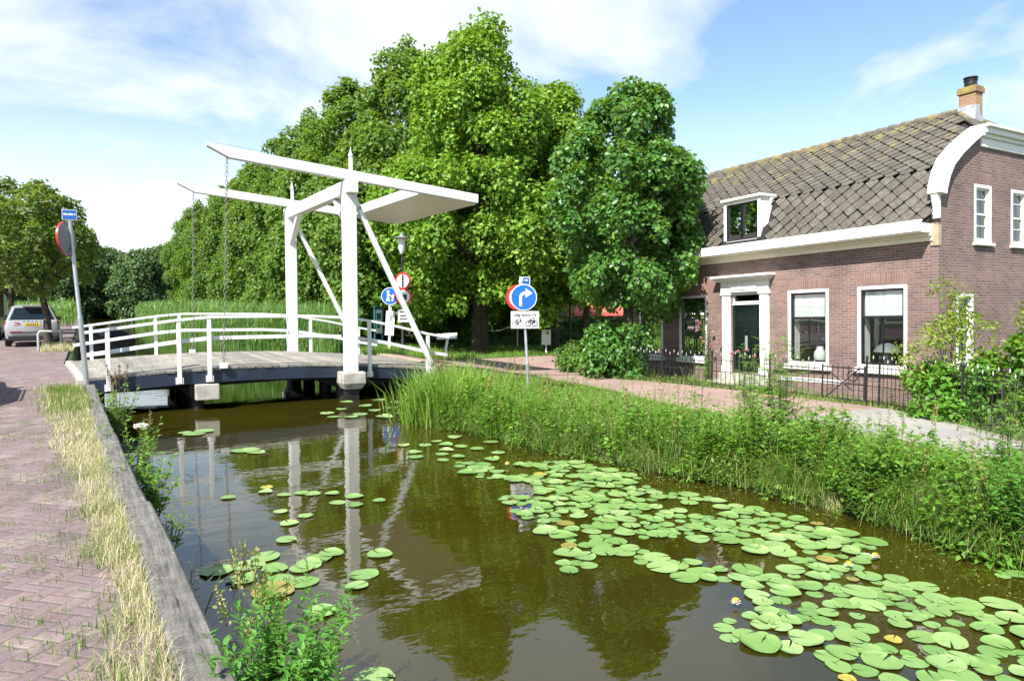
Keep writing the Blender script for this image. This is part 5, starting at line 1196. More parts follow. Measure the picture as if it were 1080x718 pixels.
rose = [o for o in bpy.data.objects if o.name == 'climbing_rose'][0]
for k in range(9):
    V, T = bloom('', None, .075); o = np_mesh('bloom', V, T, M['pink'], rose, (random.uniform(-.35, .1), random.uniform(-.4, .3), random.uniform(.8, 1.9)))
rb = stem_plant('rose_bush', 'small garden rose with pale pink blooms behind the fence by the door', 'rose', (14.35, 12.3, lev(14.3, 12.3)), .95, 8, .35, .06, .65, 18, M['lf_weed'], 84, r0=.008)
for k, q in enumerate([(0, .1, .95), (.1, -.1, 1.0), (-.05, .25, .9), (.1, -.35, .85)]): V, T = bloom('', None, .08); np_mesh('bloom', V, T, M['pink'], rb, q)
for i, (x_, y_, h, lb) in enumerate([(14.45, 9.5, .35, 'small green plant at the foot of the gate'), (14.2, 11.0, .4, 'small green plant at the fence below the middle window'), (14.0, 11.9, .5, 'small leafy plant at the fence right of the doorstep'), (14.6, 8.55, .55, 'green plant growing through the fence at the bend'), (13.7, 13.4, .5, 'leafy plant at the fence left of the doorstep'), (13.6, 14.6, .45, 'leafy plant at the fence near the linden shrub')]):
    stem_plant('border_plant', lb, 'plant', (x_, y_, lev(x_, y_)), h, 9, .3, .07, .5, 8, M['lf_weed'], 90+i, 'plants along the iron fence')

# ------------------------------------------------------------------ grass, reeds
def scatter_blades(n, xf, lnr, wd, leanr, density=None, bend=.6):
    P = xf(n)
    if density is not None: P = P[rng.random(len(P)) < density(P)]
    n = len(P); ln = lnr[0]+(lnr[1]-lnr[0])*rng.random(n)**1.3
    return blades(P, ln, wd*(.7+.6*rng.random(n)), np.abs(rng.normal(leanr[0], leanr[1], n)), rng.random(n)*2*np.pi, bend)
def vnoise(x_, y_, s, seed=0):
    a = np.sin(x_*s*1.3+seed)+np.sin(y_*s*1.1+seed*2.1)+np.sin((x_+y_)*s*.7+seed*.7)+np.sin((x_*.6-y_)*s*1.9+seed*1.3); return a/4
def bank(n, y0, y1, u0, u1, extra=0):
    def f(_):
        y = y0+(y1-y0)*rng.random(n); a = xr_f(y)+u0; b_ = pl_f(y)+u1; x_ = a+(b_-a)*rng.random(n)
        return np.stack([x_, y, height(x_, y)-.03], 1)
    return f
parts = []
parts.append(scatter_blades(0, bank(60000, -1, 16.4, .12, .05), (.07, .2), .010, (.35, .3), lambda P: .75+.4*vnoise(P[:, 0], P[:, 1], 1.5)))
parts.append(scatter_blades(0, bank(26000, -1, 16.4, .1, -.4), (.24, .6), .009, (.4, .35), lambda P: np.clip(.35+.9*vnoise(P[:, 0], P[:, 1], 1.1, 3), 0, 1)*np.clip(1.25-(P[:, 0]-xr_f(P[:, 1]))/3.2, .06, 1)))
def tussocks(n, m, u0, u1, h, seed):
    r_ = np.random.default_rng(seed); y = .8+14.5*r_.random(n); x_ = xr_f(y)+u0+(u1-u0)*r_.random(n); c = np.repeat(np.stack([x_, y], 1), m, 0)+r_.normal(0, .07, (n*m, 2)); k = len(c); hh = np.repeat(h*(.6+.6*r_.random(n)), m)*(.5+.6*r_.random(k)); a = np.repeat(np.pi+r_.normal(0, .8, n), m)+r_.normal(0, 1.1, k); ln = np.repeat(.25+.45*r_.random(n), m)
    return blades(np.stack([c[:, 0], c[:, 1], height(c[:, 0], c[:, 1])-.04], 1), hh, .008*(.6+.7*r_.random(k)), np.abs(ln+r_.normal(0, .3, k)), a, .95)
parts.append(tussocks(46, 130, -.02, .9, .62, 3)); parts.append(tussocks(40, 80, .8, 3.2, .42, 4))
V, T = join([tussocks(22, 110, -.1, .6, .6, 7), tussocks(10, 50, .6, 3.0, .45, 9)]); stuff(np_mesh('bleached_grass', V, T, M['grass_pale']), 'paler bleached grass tussocks among the bank vegetation', 'grass')
def stalks(n, seed):
    r_ = np.random.default_rng(seed); y = .8+15*r_.random(n); x_ = xr_f(y)+.15+3.0*r_.random(n)**1.3; z = height(x_, y); h = .5+.45*r_.random(n); b_ = np.stack([x_, y, z-.02], 1); st = blades(b_, h, .007, np.abs(r_.normal(.08, .08, n)), r_.random(n)*6.28, .5); m = 26; q = np.repeat(b_, m, 0); f = .55+.45*r_.random(n*m); q[:, 2] += np.repeat(h, m)*f*.97; q += r_.normal(0, .010, q.shape); sz = .02+.02*r_.random(n*m)
    return join([st, leaves(q, r_.normal(size=q.shape)+np.array([[0, 0, .8]]), r_.normal(size=q.shape), sz, sz*.6)])
V, T = stalks(80, 12); stuff(np_mesh('seed_stalks', V, T, M['seed_brown']), 'brownish seeding stalks standing in the bank grass', 'stalks')
V, T = stalks(160, 13); stuff(np_mesh('green_stalks', V, T, M['seed']), 'yellow-green flowering stalks standing in the bank grass', 'stalks')
V, T = join(parts); stuff(np_mesh('bank_grass', V, T, M['grass']), 'bright green grass covering the right canal bank', 'grass')
# broad-leaved herbs growing through the bank grass
def herbs(n, m, u0, u1, seed, hk=1.15):
    r_ = np.random.default_rng(seed); y = .5+15.3*r_.random(n); x_ = xr_f(y)+u0+(u1-u0)*r_.random(n)**1.5; h = hk*(.16+.34*r_.random(n))*np.clip(1.25-(x_-xr_f(y))/4.5, .3, 1)
    c = np.repeat(np.stack([x_, y, height(x_, y), h], 1), m, 0); k = len(c); f = r_.random(k); a = r_.random(k)*6.28; sp = .05+.14*f; P = np.stack([c[:, 0]+sp*np.cos(a), c[:, 1]+sp*np.sin(a), c[:, 2]+c[:, 3]*(.15+.85*f)], 1)
    d = np.stack([np.cos(a), np.sin(a), .1+r_.normal(0, .35, k)], 1); nr = np.stack([-.3*np.cos(a)+r_.normal(0, .3, k), -.3*np.sin(a)+r_.normal(0, .3, k), np.ones(k)], 1); sz = np.repeat(.045+.07*r_.random(n)**2, m)*(.7+.5*r_.random(k)); return leaves(P, d, nr, sz, sz*np.repeat(.4+.35*r_.random(n), m), .15)
V, T = join([herbs(420, 50, .0, 3.4, 5), herbs(300, 90, -.22, .8, 6, 1.3), herbs(95, 130, -.15, 1.5, 8, 1.7), herbs(40, 80, .8, 2.6, 10, 1.1)])
stuff(np_mesh('bank_herbs', V, T, M['lf_weed']), 'mixed broad-leaved herbs growing through the bank grass', 'herbs')
# fringe hanging over the water edge
def edge(n, y0, y1):
    def f(_):
        y = y0+(y1-y0)*rng.random(n); x_ = xr_f(y)+rng.normal(.12, .12, n); return np.stack([x_, y, np.maximum(height(x_, y), -.6)], 1)
    return f
P = edge(13000, .5, 13.2)(0); n = len(P); keep = rng.random(n) < np.clip(.35+1.1*vnoise(P[:, 0]*0, P[:, 1], 3.1, 1), .03, 1); P = P[keep]; n = len(P)
V, T = blades(P, .25+.45*rng.random(n)**1.4, .009*(.7+.6*rng.random(n)), np.abs(rng.normal(.9, .45, n)), np.pi+rng.normal(0, .9, n), .75)
stuff(np_mesh('edge_grass', V, T, M['grass_edge']), 'long straggling grass hanging over the water along the right bank', 'grass')
# lawn beyond the path
def lawn(n):
    def f(_):
        y = 22.6+13*rng.random(n); x_ = 8.6+19.4*rng.random(n); x_ = np.where((y < 23.95) & (x_ > 10.3), np.maximum(x_, pr_f(y)+.1), x_); return np.stack([x_, y, height(x_, y)-.02], 1)
    return f
V, T = join([scatter_blades(0, lawn(44000), (.08, .22), .022, (.35, .3)), scatter_blades(0, lambda _: (lambda y: np.stack([(8.4+2.6*rng.random(9000)), y, height(8.4+0*y, y)*0-.36+.1], 1))(22.6+6*rng.random(9000)), (.2, .5), .016, (.35, .3))])
stuff(np_mesh('lawn_grass', V, T, M['grass']), 'shaded lawn grass under the tall trees', 'grass')
# garden strip between fence and house, and path verge
def verge(n):
    def f(_):
        y = 5.2+12.5*rng.random(n); x_ = pr_f(y)+rng.normal(-.05, .12, n); return np.stack([x_, y, height(x_, y)-.02], 1)
    return f
def garden(n):
    def f(_):
        y = 8.3+9.5*rng.random(n); x_ = pr_f(y)+.1+(15.4-pr_f(y)-.1)*rng.random(n); return np.stack([x_, y, height(x_, y)-.02], 1)
    return f
V, T = join([scatter_blades(0, verge(5200), (.06, .22), .012, (.5, .3), lambda P: np.clip(.4+.9*vnoise(P[:, 0], P[:, 1], 2.1, 5), 0, 1)), scatter_blades(0, garden(9000), (.06, .22), .014, (.4, .3))])
stuff(np_mesh('verge_grass', V, T, M['grass_mix']), 'sparse grass and weeds at the foot of the iron fence', 'grass')
# dry grass between the street and the quay beam
def dry(n, y0, y1, w0, w1):
    def f(_):
        u = rng.random(n); y = y0+(y1-y0)*u; xe = xl_f(y)-.12; w = w0+(w1-w0)*(y/16)+.12*vnoise(y, y*0, 2.7, 2); x_ = xe-np.abs(rng.random(n)**1.5)*w; return np.stack([x_, y, height(np.minimum(x_, xl_f(y)-.01), y)+.055], 1)
    return f
V, T = join([scatter_blades(0, dry(5600, 1.8, 9.6, .12, .50), (.04, .22), .0034, (.95, .5)), scatter_blades(0, dry(4600, 8.4, 16.4, .03, .76), (.05, .16), .006, (.8, .45))])
stuff(np_mesh('dry_grass', V, T, M['grass_dry']), 'straw coloured dry grass strip between the bricks and the quay beam', 'grass')
def tufts(n, m, y0, y1, off, h, w=.006, sp=.09):
    y = y0+(y1-y0)*rng.random(n); x_ = xl_f(y)-.12-off*rng.random(n); c = np.repeat(np.stack([x_, y], 1), m, 0)+rng.normal(0, sp, (n*m, 2)); yy = c[:, 1]; xx_ = np.minimum(c[:, 0], xl_f(yy)-.11)
    P = np.stack([xx_, yy, height(np.minimum(xx_, xl_f(yy)-.01), yy)+.055], 1); k = len(P); return blades(P, h*(.5+.8*rng.random(k)), w, np.abs(rng.normal(.4, .3, k)), rng.random(k)*6.28)
V, T = join([tufts(60, 34, 2.2, 13, .3, .11), tufts(14, 90, 13, 16.3, .5, .2, .009, .14), tufts(120, 16, 2.2, 15, .5, .05, .005, .06)])
stuff(np_mesh('green_tufts', V, T, M['grass_mix']), 'fresh green tufts among the dry grass beside the quay beam', 'grass')
y = 2.2+14*rng.random(520); x_ = -.25-3.2*rng.random(520)**1.5; c = np.repeat(np.stack([x_, y], 1), 12, 0)+rng.normal(0, .04, (6240, 2)); P = np.stack([c[:, 0], c[:, 1], height(np.minimum(c[:, 0], -.02), c[:, 1])+.058], 1)
V, T = blades(P, .02+.05*rng.random(len(P)), .005, np.abs(rng.normal(.9, .3, len(P))), rng.random(len(P))*6.28)
stuff(np_mesh('joint_weeds', V, T, M['grass_mix']), 'tiny weeds growing in the joints of the brick street', 'weeds')
P = np.stack([-1.4+1.0*rng.random(1500), 29.8+3.2*rng.random(1500), np.zeros(1500)], 1); V, T = blades(P, .1+.25*rng.random(1500), .02, np.abs(rng.normal(.5, .3, 1500)), rng.random(1500)*6.28)
stuff(np_mesh('tree_pit_grass', V, T, M['grass_dry']), 'dry grass round the foot of the leaning street tree', 'grass')
# reed bed beyond the bridge
def reedpts(n, y0, y1, w, left=False):
    y = y0+(y1-y0)*rng.random(n)
    if left: x_ = xl_f(y)-.4-w*rng.random(n)
    else: x_ = xr_f(y)-.3+w*rng.random(n)**1.3
    return np.stack([x_, y, np.maximum(height(x_, y), -.75)], 1)
def reedblades(P, h, wd):
    n = len(P); hh = h*(.72+.35*rng.random(n)) + .22*vnoise(P[:, 0], P[:, 1], .9, 4)
    st = blades(P, hh, wd*.6, np.abs(rng.normal(.1, .08, n)), rng.random(n)*6.28)
    lb = [st]
    for k in range(3):
        q = P.copy(); q[:, 2] += hh*(.3+.5*rng.random(n)); q[:, :2] += rng.normal(0, .06, (n, 2)); lb.append(blades(q, .35+.35*rng.random(n), wd*(.8+.6*rng.random(n)), np.abs(rng.normal(.6, .3, n)), rng.random(n)*6.28, .8))
    return join(lb)
rcut = lambda P: P[P[:, 0] < .335*P[:, 1]+.3*np.sin(P[:, 1]*1.3)]
V, T = join([reedblades(rcut(reedpts(9000, 26, 38, 5)), 2.15, .035), reedblades(rcut(reedpts(8000, 38, 62, 12)), 2.3, .045), reedblades(reedpts(5500, 62, 135, 8), 2.5, .09), reedblades(reedpts(2200, 62, 150, 6, True), 2.1, .09)])
V2 = np.stack([-4+14*rng.random(2500), 139+9*rng.random(2500), np.full(2500, -.6)], 1); V, T = join([(V, T), reedblades(V2, 3.0, .14)])
stuff(np_mesh('reed_bed', V, T, M['reed']), 'tall green reeds lining the canal beyond the bridge', 'reeds')

# iris clump at the bridge corner
def iris(label, p, n, h, sp, seed, mat='iris'):
    global rng
    old = rng; rng = np.random.default_rng(seed); P = np.stack([rng.normal(0, sp, n), rng.normal(0, sp, n), np.full(n, -.15)], 1); a = np.arctan2(P[:, 1], P[:, 0])+rng.normal(0, .5, n)
    V, T = blades(P, h*(.55+.5*rng.random(n)), .027, np.abs(rng.normal(.34, .25, n)), a, .9, .55); rng = old
    o = np_mesh('iris_clump', V, T, M[mat], loc=p); return tag(o, label, 'plant', 'sword-leaved clumps at the bridge corner')
iris('big clump of sword-shaped leaves arching over the water at the bridge corner', (6.05, 12.6, -.5), 420, 1.3, .36, 1)
iris('sword-leaved clump on the bank right behind the arching clump', (6.9, 13.4, -.42), 320, 1.2, .4, 2)
iris('sword-leaved clump at the foot of the bridge strut', (7.1, 14.7, -.42), 200, .95, .3, 3)
iris('thin pale clump leaning out to the left beside the bridge beam', (6.0, 14.0, -.55), 110, .8, .28, 4, 'grass_mix')
stem_plant('grass_stalks', 'tuft of pale seeding grass stalks beside the end of the strut', 'plant', (7.25, 15.3, -.42), 1.15, 34, .45, .16, .1, 3, M['grass_mix'], 120, top=14, topmat='seed_brown', r0=.004)

# leafy weeds on the right bank, one by one
bw = [(750, 505, 1.05, 'opp', 'dark leafy weed at the water edge left of the tall sapling', 20, .085, .5, 14, 'lf_weed'),
      (825, 478, 1.45, 'pinnate', 'tall feather-leaved sapling on the bank before the right window', 13, .075, .42, 9, 'lf_weed'),
      (790, 455, 1.2, 'pinnate', 'feather-leaved sapling on the bank before the front door', 8, .07, .42, 8, 'lf_weed'),
      (735, 452, 1.15, 'pinnate', 'slender feather-leaved sapling left of the front door', 3, .07, .42, 7, 'lf_weed'),
      (845, 540, .8, 'opp', 'broad-leaved weed hanging over the water below the tall sapling', 18, .10, .55, 10, 'lf_weed'),
      (700, 495, .7, 'opp', 'bushy weed at the water edge beside the first lily pads', 18, .08, .5, 12, 'lf_weed'),
      (625, 470, .55, 'alt', 'low bushy weed on the bank above the middle lily pads', 16, .06, .4, 12, 'lf_weed'),
      (660, 465, .75, 'alt', 'upright weed with narrow leaves in the middle of the bank', 12, .07, .35, 16, 'lf_weed'),
      (1062, 575, .75, 'opp', 'broad-leaved weed at the water edge in the right corner', 22, .085, .55, 12, 'lf_nettle'),
      (1060, 540, 1.3, 'pinnate', 'feather-leaved sapling rising at the right edge of the bank', 9, .065, .42, 8, 'lf_weed'),
      (1010, 560, .5, 'alt', 'low weed among the long grass near the right corner', 16, .07, .45, 10, 'lf_weed'),
      (905, 520, .55, 'alt', 'low weed in the grass right of the tall sapling', 14, .07, .45, 10, 'lf_weed'),
      (870, 500, .75, 'opp', 'bushy weed between the tall sapling and the asphalt path', 18, .07, .5, 12, 'lf_weed'),
      (690, 430, .55, 'alt', 'narrow weed spike at the path edge left of the fence', 5, .05, .4, 12, 'lf_weed'),
      (590, 450, .6, 'alt', 'leafy weed right of the sign pole', 9, .06, .4, 12, 'lf_weed')]
for i, (px_, py_, h, mode, lb, ns, lf, lw, per, mt) in enumerate(bw):
    p = on_level(px_, py_, -.42); p.x = max(p.x, float(xr_f(p.y))+.12); stem_plant('bank_weed', lb, 'weed', (p.x, p.y, lev(p.x, p.y)), h*1.12, int(ns*1.3), .34 if mode != 'pinnate' else .3, lf*(1.5 if mode == 'pinnate' else 1.25), lw*1.1, per+2, M[mt], 130+i, 'leafy weeds on the right bank', mode)
for i in range(16):
    y_ = .9+12.4*(i+random.random()*.8)/16; x_ = float(xr_f(y_))+random.uniform(-.02, .55); stem_plant('edge_weed', 'leafy weed growing at the water edge of the right bank', 'weed', (x_, y_, lev(x_, y_)-.03), random.uniform(.45, .85), random.randint(12, 22), .34, random.uniform(.08, .13), random.uniform(.4, .65), 11, M[random.choice(['lf_weed', 'lf_nettle', 'lf_bush'])], 200+i, 'water edge weeds', random.choice(['opp', 'alt', 'opp']))
for i, (px_, py_, h, lb) in enumerate([(578, 425, .85, 'tall thin flower spike right of the sign pole'), (600, 432, .8, 'tall thin flower spike among the grass left of the shrub'), (715, 455, .95, 'tall flower spike left of the slender sapling'), (500, 418, .7, 'thin flower spike left of the sign pole'), (960, 508, .6, 'thin flower spike near the asphalt path'), (905, 497, .65, 'thin flower spike right of the tall sapling')]):
    p = on_level(px_, py_, -.42); stem_plant('flower_spike', lb, 'weed', (p.x, p.y, lev(p.x, p.y)), h, 4, .10, .05, .3, 14, M['lf_weed'], 160+i, 'flower spikes on the right bank', top=22, topmat='seed')

# plants on the left quay wall
def qpl(y, dx, z=-.5): return (float(xl_f(np.array(y)))+.14+dx, y, z)
stem_plant('nettle_clump', 'fresh green nettle clump at the quay wall in the foreground', 'plant', qpl(3.5, .2, -.55), .84, 60, .45, .105, .36, 24, M['lf_nettle'], 181, mode='opp', r0=.005)
stem_plant('dock_plant', 'pale seeding dock stalks rising behind the foreground nettles', 'plant', qpl(4.0, .2, -.5), .88, 9, .26, .08, .3, 8, M['lf_nettle'], 182, top=60, topmat='seed', r0=.005)
stem_plant('wall_weed', 'small leafy sprig on the quay wall just beyond the nettles', 'plant', qpl(5.0, .0, -.45), .45, 5, .2, .09, .4, 7, M['lf_weed'], 183, 'weeds on the quay wall')
stem_plant('wall_weed', 'trailing dark weed hanging from the quay wall midway', 'plant', qpl(6.6, .05, -.4), .4, 11, .3, 0.105, .4, 9, M['lf_weed'], 184, 'weeds on the quay wall')
stem_plant('wall_weed', 'bushy weed on the quay wall below the beam joint', 'plant', qpl(8.3, .1, -.5), .6, 26, .42, 0.128, .5, 11, M['lf_weed'], 185, 'weeds on the quay wall', mode='opp')
stem_plant('wall_weed', 'leafy weed on the quay wall near the white umbel', 'plant', qpl(10.2, .1, -.5), .7, 23, .4, 0.128, .45, 12, M['lf_weed'], 186, 'weeds on the quay wall')
stem_plant('wall_weed', 'grey-green weed at the quay end under the bridge railing', 'plant', qpl(13.4, .12, -.45), .85, 20, .35, 0.150, .4, 12, M['lf_weed'], 187, 'weeds on the quay wall')
stem_plant('dock_plant', 'brown dried dock stalk standing before the bridge railing', 'plant', qpl(14.0, .22, -.45), 1.15, 6, .14, .06, .3, 4, M['seed_brown'], 188, top=90, topmat='seed_brown', stem='dry_stem')
stem_plant('dock_plant', 'single thin dried stalk over the water left of the bridge pier', 'plant', qpl(11.6, .42, -.55), .75, 2, .06, .05, .3, 4, M['seed_brown'], 189, top=26, topmat='seed_brown', stem='dry_stem')
u = thing('umbel_flower', 'white umbel flower head on the quay wall', 'flower', qpl(10.4, .22, -.25)); mb = MB(); mb.tube([(0,0,-.2), (.02, 0, .28)], .006, 6)
for k in range(14): a = k*2.4; r_ = .018*math.sqrt(k)*1.1; mb.tube([(.02, 0, .28), (.02+r_*math.cos(a), r_*math.sin(a), .36)], .0025, 4)
mb.build('stem', M['stem'], u); n = 420; a = rng.random(n)*6.28; r_ = .085*np.sqrt(rng.random(n)); V, T = leaves(np.stack([.02+r_*np.cos(a), r_*np.sin(a), .37-2*r_**2+rng.normal(0, .008, n)], 1), rng.normal(size=(n, 3)), np.tile([[0, 0, 1.]], (n, 1))+rng.normal(0, .3, (n, 3)), .022, .018); np_mesh('umbel', V, T, M['petal'], u)

# ------------------------------------------------------------------ water lilies
def pad_mesh(seed, mat, curl=.012):
    r_ = random.Random(seed); n = 26; vs = [(0, 0, .002)]; notch = .20
    for rr, zz in ((.5, .0), (.92, .002), (1, None)):
        for k in range(n):
            a = notch/2+(2*math.pi-notch)*k/(n-1); q = rr*(1+.03*math.sin(3*a+seed)+.02*math.sin(7*a+seed*2)); e = curl*(.5+.5*math.sin(2*a+seed*1.7)) if zz is None else zz
            vs.append((q*math.cos(a), q*math.sin(a), e))
    fs = [(0, 1+k, 2+k) for k in range(n-1)]
    for j in range(2):
        for k in range(n-1): fs.append((1+j*n+k, 1+(j+1)*n+k, 2+(j+1)*n+k, 2+j*n+k))
    me = bpy.data.meshes.new('lily_pad'); me.from_pydata(vs, [], fs); me.materials.append(mat); me.polygons.foreach_set('use_smooth', [True]*len(me.polygons)); me.update(); return me
PM = {'g': [pad_mesh(i, M['pad'], .01+.05*(i % 3)) for i in range(7)], 'y': [pad_mesh(20+i, M['pad_yellow'], .05) for i in range(2)], 'b': [pad_mesh(30+i, M['pad_brown'], .02) for i in range(2)]}
def pad(x_, y_, r_, kind, label, group):
    me = random.choice(PM[kind]); o = bpy.data.objects.new('lily_pad', me); col.objects.link(o); o.location = (x_, y_, WZ+.006+random.uniform(0, .012)); o.scale = (r_, r_*random.uniform(.86, 1), r_*1.3); o.rotation_euler = (random.gauss(0, .015), random.gauss(0, .015), random.uniform(0, 6.28)); return tag(o, label, 'lily pad', group)
def inpoly(x_, y_, poly):
    c = False; n = len(poly)
    for i in range(n):
        x1, y1 = poly[i]; x2, y2 = poly[(i+1) % n]
        if (y1 > y_) != (y2 > y_) and x_ < (x2-x1)*(y_-y1)/(y2-y1)+x1: c = not c
    return c
def wp(pts): return [tuple(on_level(a, b_, WZ))[:2] for a, b_ in pts]
raft = wp([(478, 487), (530, 490), (600, 486), (700, 508), (760, 528), (850, 548), (925, 572), (905, 600), (1000, 618), (1095, 600), (1095, 735), (905, 735), (855, 690), (775, 682), (757, 655), (815, 640), (740, 618), (690, 598), (640, 582), (612, 606), (590, 600), (600, 575), (560, 552), (520, 520)])
placed = []
def try_pads(poly, tries, rr, k, kinds, label_of, group, maxn):
    xs_ = [p[0] for p in poly]; ys_ = [p[1] for p in poly]; cnt = 0
    for _ in range(tries):
        if cnt >= maxn: break
        x_ = random.uniform(min(xs_), max(xs_)); y_ = random.uniform(min(ys_), max(ys_))
        if not inpoly(x_, y_, poly) or x_ > float(xr_f(y_))-.18: continue
        g_ = math.sin(x_*2.1+1.0)*math.sin(y_*1.7+.5)+.5*math.sin(x_*4.3+y_*3.1)
        if g_ < -.75: continue
        r_ = random.uniform(*rr)
        if any((x_-a)**2+(y_-b_)**2 < (k*(r_+c))**2 for a, b_, c in placed): continue
        placed.append((x_, y_, r_)); kind = random.choices('gyb', kinds)[0]; r_ = r_ if kind == 'g' else r_*.66; pad(x_, y_, r_, kind, label_of(kind), group[kind]); cnt += 1
    return cnt
LBL = {'g': 'round green lily pad in the dense raft along the right bank', 'y': 'yellowing lily pad among the green raft along the right bank', 'b': 'olive brown fading lily pad among the raft along the right bank'}
GRP = {'g': 'green lily pads of the right raft', 'y': 'yellow lily pads of the right raft', 'b': 'brown lily pads of the right raft'}
n_raft = try_pads(raft, 26000, (.075, .150), .62, (96, 1.6, 2.4), lambda k: LBL[k], GRP, 225)
# beyond three hundred single pads the smallest ones of the raft are one mass
fv = []; ff = []; cnt = 0; xs_ = [q[0] for q in raft]; ys_ = [q[1] for q in raft]
for _ in range(9000):
    if cnt > 210: break
    x_ = random.uniform(min(xs_), max(xs_)); y_ = random.uniform(min(ys_), max(ys_)); r_ = random.uniform(.05, .09)
    if not inpoly(x_, y_, raft) or x_ > float(xr_f(y_))-.15 or any((x_-a)**2+(y_-b_)**2 < (.72*(r_+c))**2 for a, b_, c in placed): continue
    if math.sin(x_*2.1+1.0)*math.sin(y_*1.7+.5)+.5*math.sin(x_*4.3+y_*3.1) < -.5: continue
    placed.append((x_, y_, r_)); cnt += 1; me = random.choice(PM['g']); a = random.uniform(0, 6.28); o0 = len(fv); ca, sa = math.cos(a)*r_, math.sin(a)*r_
    for v_ in me.vertices: fv.append((x_+v_.co.x*ca-v_.co.y*sa, y_+v_.co.x*sa+v_.co.y*ca, WZ+.004+v_.co.z*r_))
    ff += [[i+o0 for i in pl.vertices] for pl in me.polygons]
mb = MB(); mb.add(fv, ff); stuff(mb.build('small_lily_pads', leaf_mat('small_pads', [(.12, .24, .06), (.185, .315, .10)], .1)), 'smallest green lily pads filling the gaps of the raft', 'lily pads')
# floating specks
n = 2600; y = 1+14*rng.random(n); x_ = xr_f(y)-.12-np.abs(rng.normal(0, .8, n)); k = rng.random(n) < np.clip(.3+1.0*vnoise(x_, y, 2.2, 8), 0, 1); x_, y = x_[k], y[k]; n = len(y); a = rng.random(n)*6.28
V, T = leaves(np.stack([x_, y, np.full(n, WZ+.004)], 1), np.stack([np.cos(a), np.sin(a), 0*a], 1), np.tile([[0, 0, 1.]], (n, 1)), .012+.03*rng.random(n)**3, .010+.012*rng.random(n), .02); stuff(np_mesh('floating_specks', V, T, M['grass_pale']), 'tiny bits of duckweed and dead leaf drifting along the right bank', 'duckweed')
# pads on the open water, read off one by one
ow = [(384, 606, .13), (376, 619, .10), (401, 585, .125), (338, 646, .12), (349, 584, .12), (325, 596, .13), (336, 590, .12), (318, 600, .11), (296, 612, .12), (320, 614, .13), (302, 570, .10), (322, 544, .09), (305, 552, .10), (296, 540, .08), (330, 521, .10), (350, 521, .09), (356, 530, .10), (375, 533, .09), (374, 524, .11), (400, 528, .08), (318, 520, .09), (300, 522, .09), (280, 519, .09), (241, 525, .09)]
for px_, py_, r_ in ow:
    p = on_level(px_, py_, WZ); pad(p.x, p.y, r_, 'g', 'single green lily pad on the open water left of the raft', 'green lily pads on the open left water')
for px_, py_, r_ in [(395, 715, .13), (228, 603, .14), (262, 597, .15), (280, 588, .14), (255, 612, .13), (290, 600, .12)]:
    p = on_level(px_, py_, WZ); pad(p.x, p.y, r_, 'g', 'green lily pad floating behind or beside the foreground nettles', 'green lily pads by the nettles')
p = on_level(288, 624, WZ); pad(p.x, p.y, .17, 'b', 'large torn brown lily pad beside the foreground nettles', None)
p = on_level(281, 514, WZ); pad(p.x, p.y, .09, 'y', 'orange yellow lily pad alone on the open water below the pillar reflection', None)
for px_, py_ in [(195, 456), (215, 455), (205, 458), (252, 476), (262, 475), (270, 477), (345, 436), (360, 432), (352, 440), (370, 440), (385, 428), (400, 422), (395, 433), (412, 430), (365, 424), (380, 437), (405, 440), (425, 436), (420, 424)]:
    p = on_level(px_, py_, WZ); pad(p.x, p.y, random.uniform(.12, .2), 'g', 'green lily pad near the bridge, between its pier and the iris clump', 'green lily pads close to the bridge')
ed = wp([(420, 462), (520, 460), (560, 480), (470, 492), (430, 480)]); try_pads(ed, 3000, (.09, .15), 1.15, (100, 0, 0), lambda k: 'green lily pad in the loose group below the iris clump', {'g': 'green lily pads below the iris clump', 'y': None, 'b': None}, 16)
pb = pad_mesh(40, M['pad_brown'], .02); p = on_level(742, 660, WZ)
def lily(label, px_, py_):
    p = on_level(px_, py_, WZ); t = thing('water_lily', label, 'flower', (p.x, p.y, WZ+.03), (0, 0, random.random()*6)); n = 22; k = np.arange(n); a = k*2.4; el = .25+.9*k/n; d = np.stack([np.cos(a)*np.cos(el), np.sin(a)*np.cos(el), np.sin(el)], 1); V, T = leaves(np.zeros((n, 3)), d, np.stack([-d[:, 0], -d[:, 1], np.ones(n)], 1), .048, .02, -.2); np_mesh('petals', V, T, M['petal'], t)
    mb = MB(); mb.lathe([(.005, 0), (.018, .02), (.02, .04), (.006, .045)], 10); mb.build('stamens', M['plate'], t, smooth=50)
lily('white water lily bloom on bare water right of the raft', 923, 591)
lily('white water lily bloom at the left rim of the raft', 776, 640)
lily('white water lily bloom among the pads in the middle of the raft', 895, 600)
lily('white water lily bloom at the far upper end of the raft', 535, 492)

# ------------------------------------------------------------------ light and sky
EL = R(47); AZ = R(27)
sdir = Vector((-math.cos(AZ)*math.cos(EL), -math.sin(AZ)*math.cos(EL), math.sin(EL)))
sl = bpy.data.lights.new('sun', 'SUN'); sl.energy = 5.0; sl.angle = R(.53); sl.color = (1, .955, .88)
so = bpy.data.objects.new('sun', sl); col.objects.link(so); so.rotation_euler = (-sdir).to_track_quat('-Z', 'Y').to_euler(); so.location = (-20, -20, 30)
w = bpy.data.worlds.new('World'); scn.world = w; w.use_nodes = True; nt = w.node_tree
bg = nt.nodes['Background']
sky = N(nt, 'ShaderNodeTexSky'); sky.sky_type = 'NISHITA'; sky.sun_disc = False; sky.sun_elevation = EL; sky.sun_rotation = math.atan2(sdir.x, sdir.y); sky.air_density = 1.0; sky.dust_density = .15; sky.ozone_density = 1.5
tc = N(nt, 'ShaderNodeTexCoord'); sx = N(nt, 'ShaderNodeSeparateXYZ'); L(nt, tc.outputs['Generated'], sx.inputs[0])
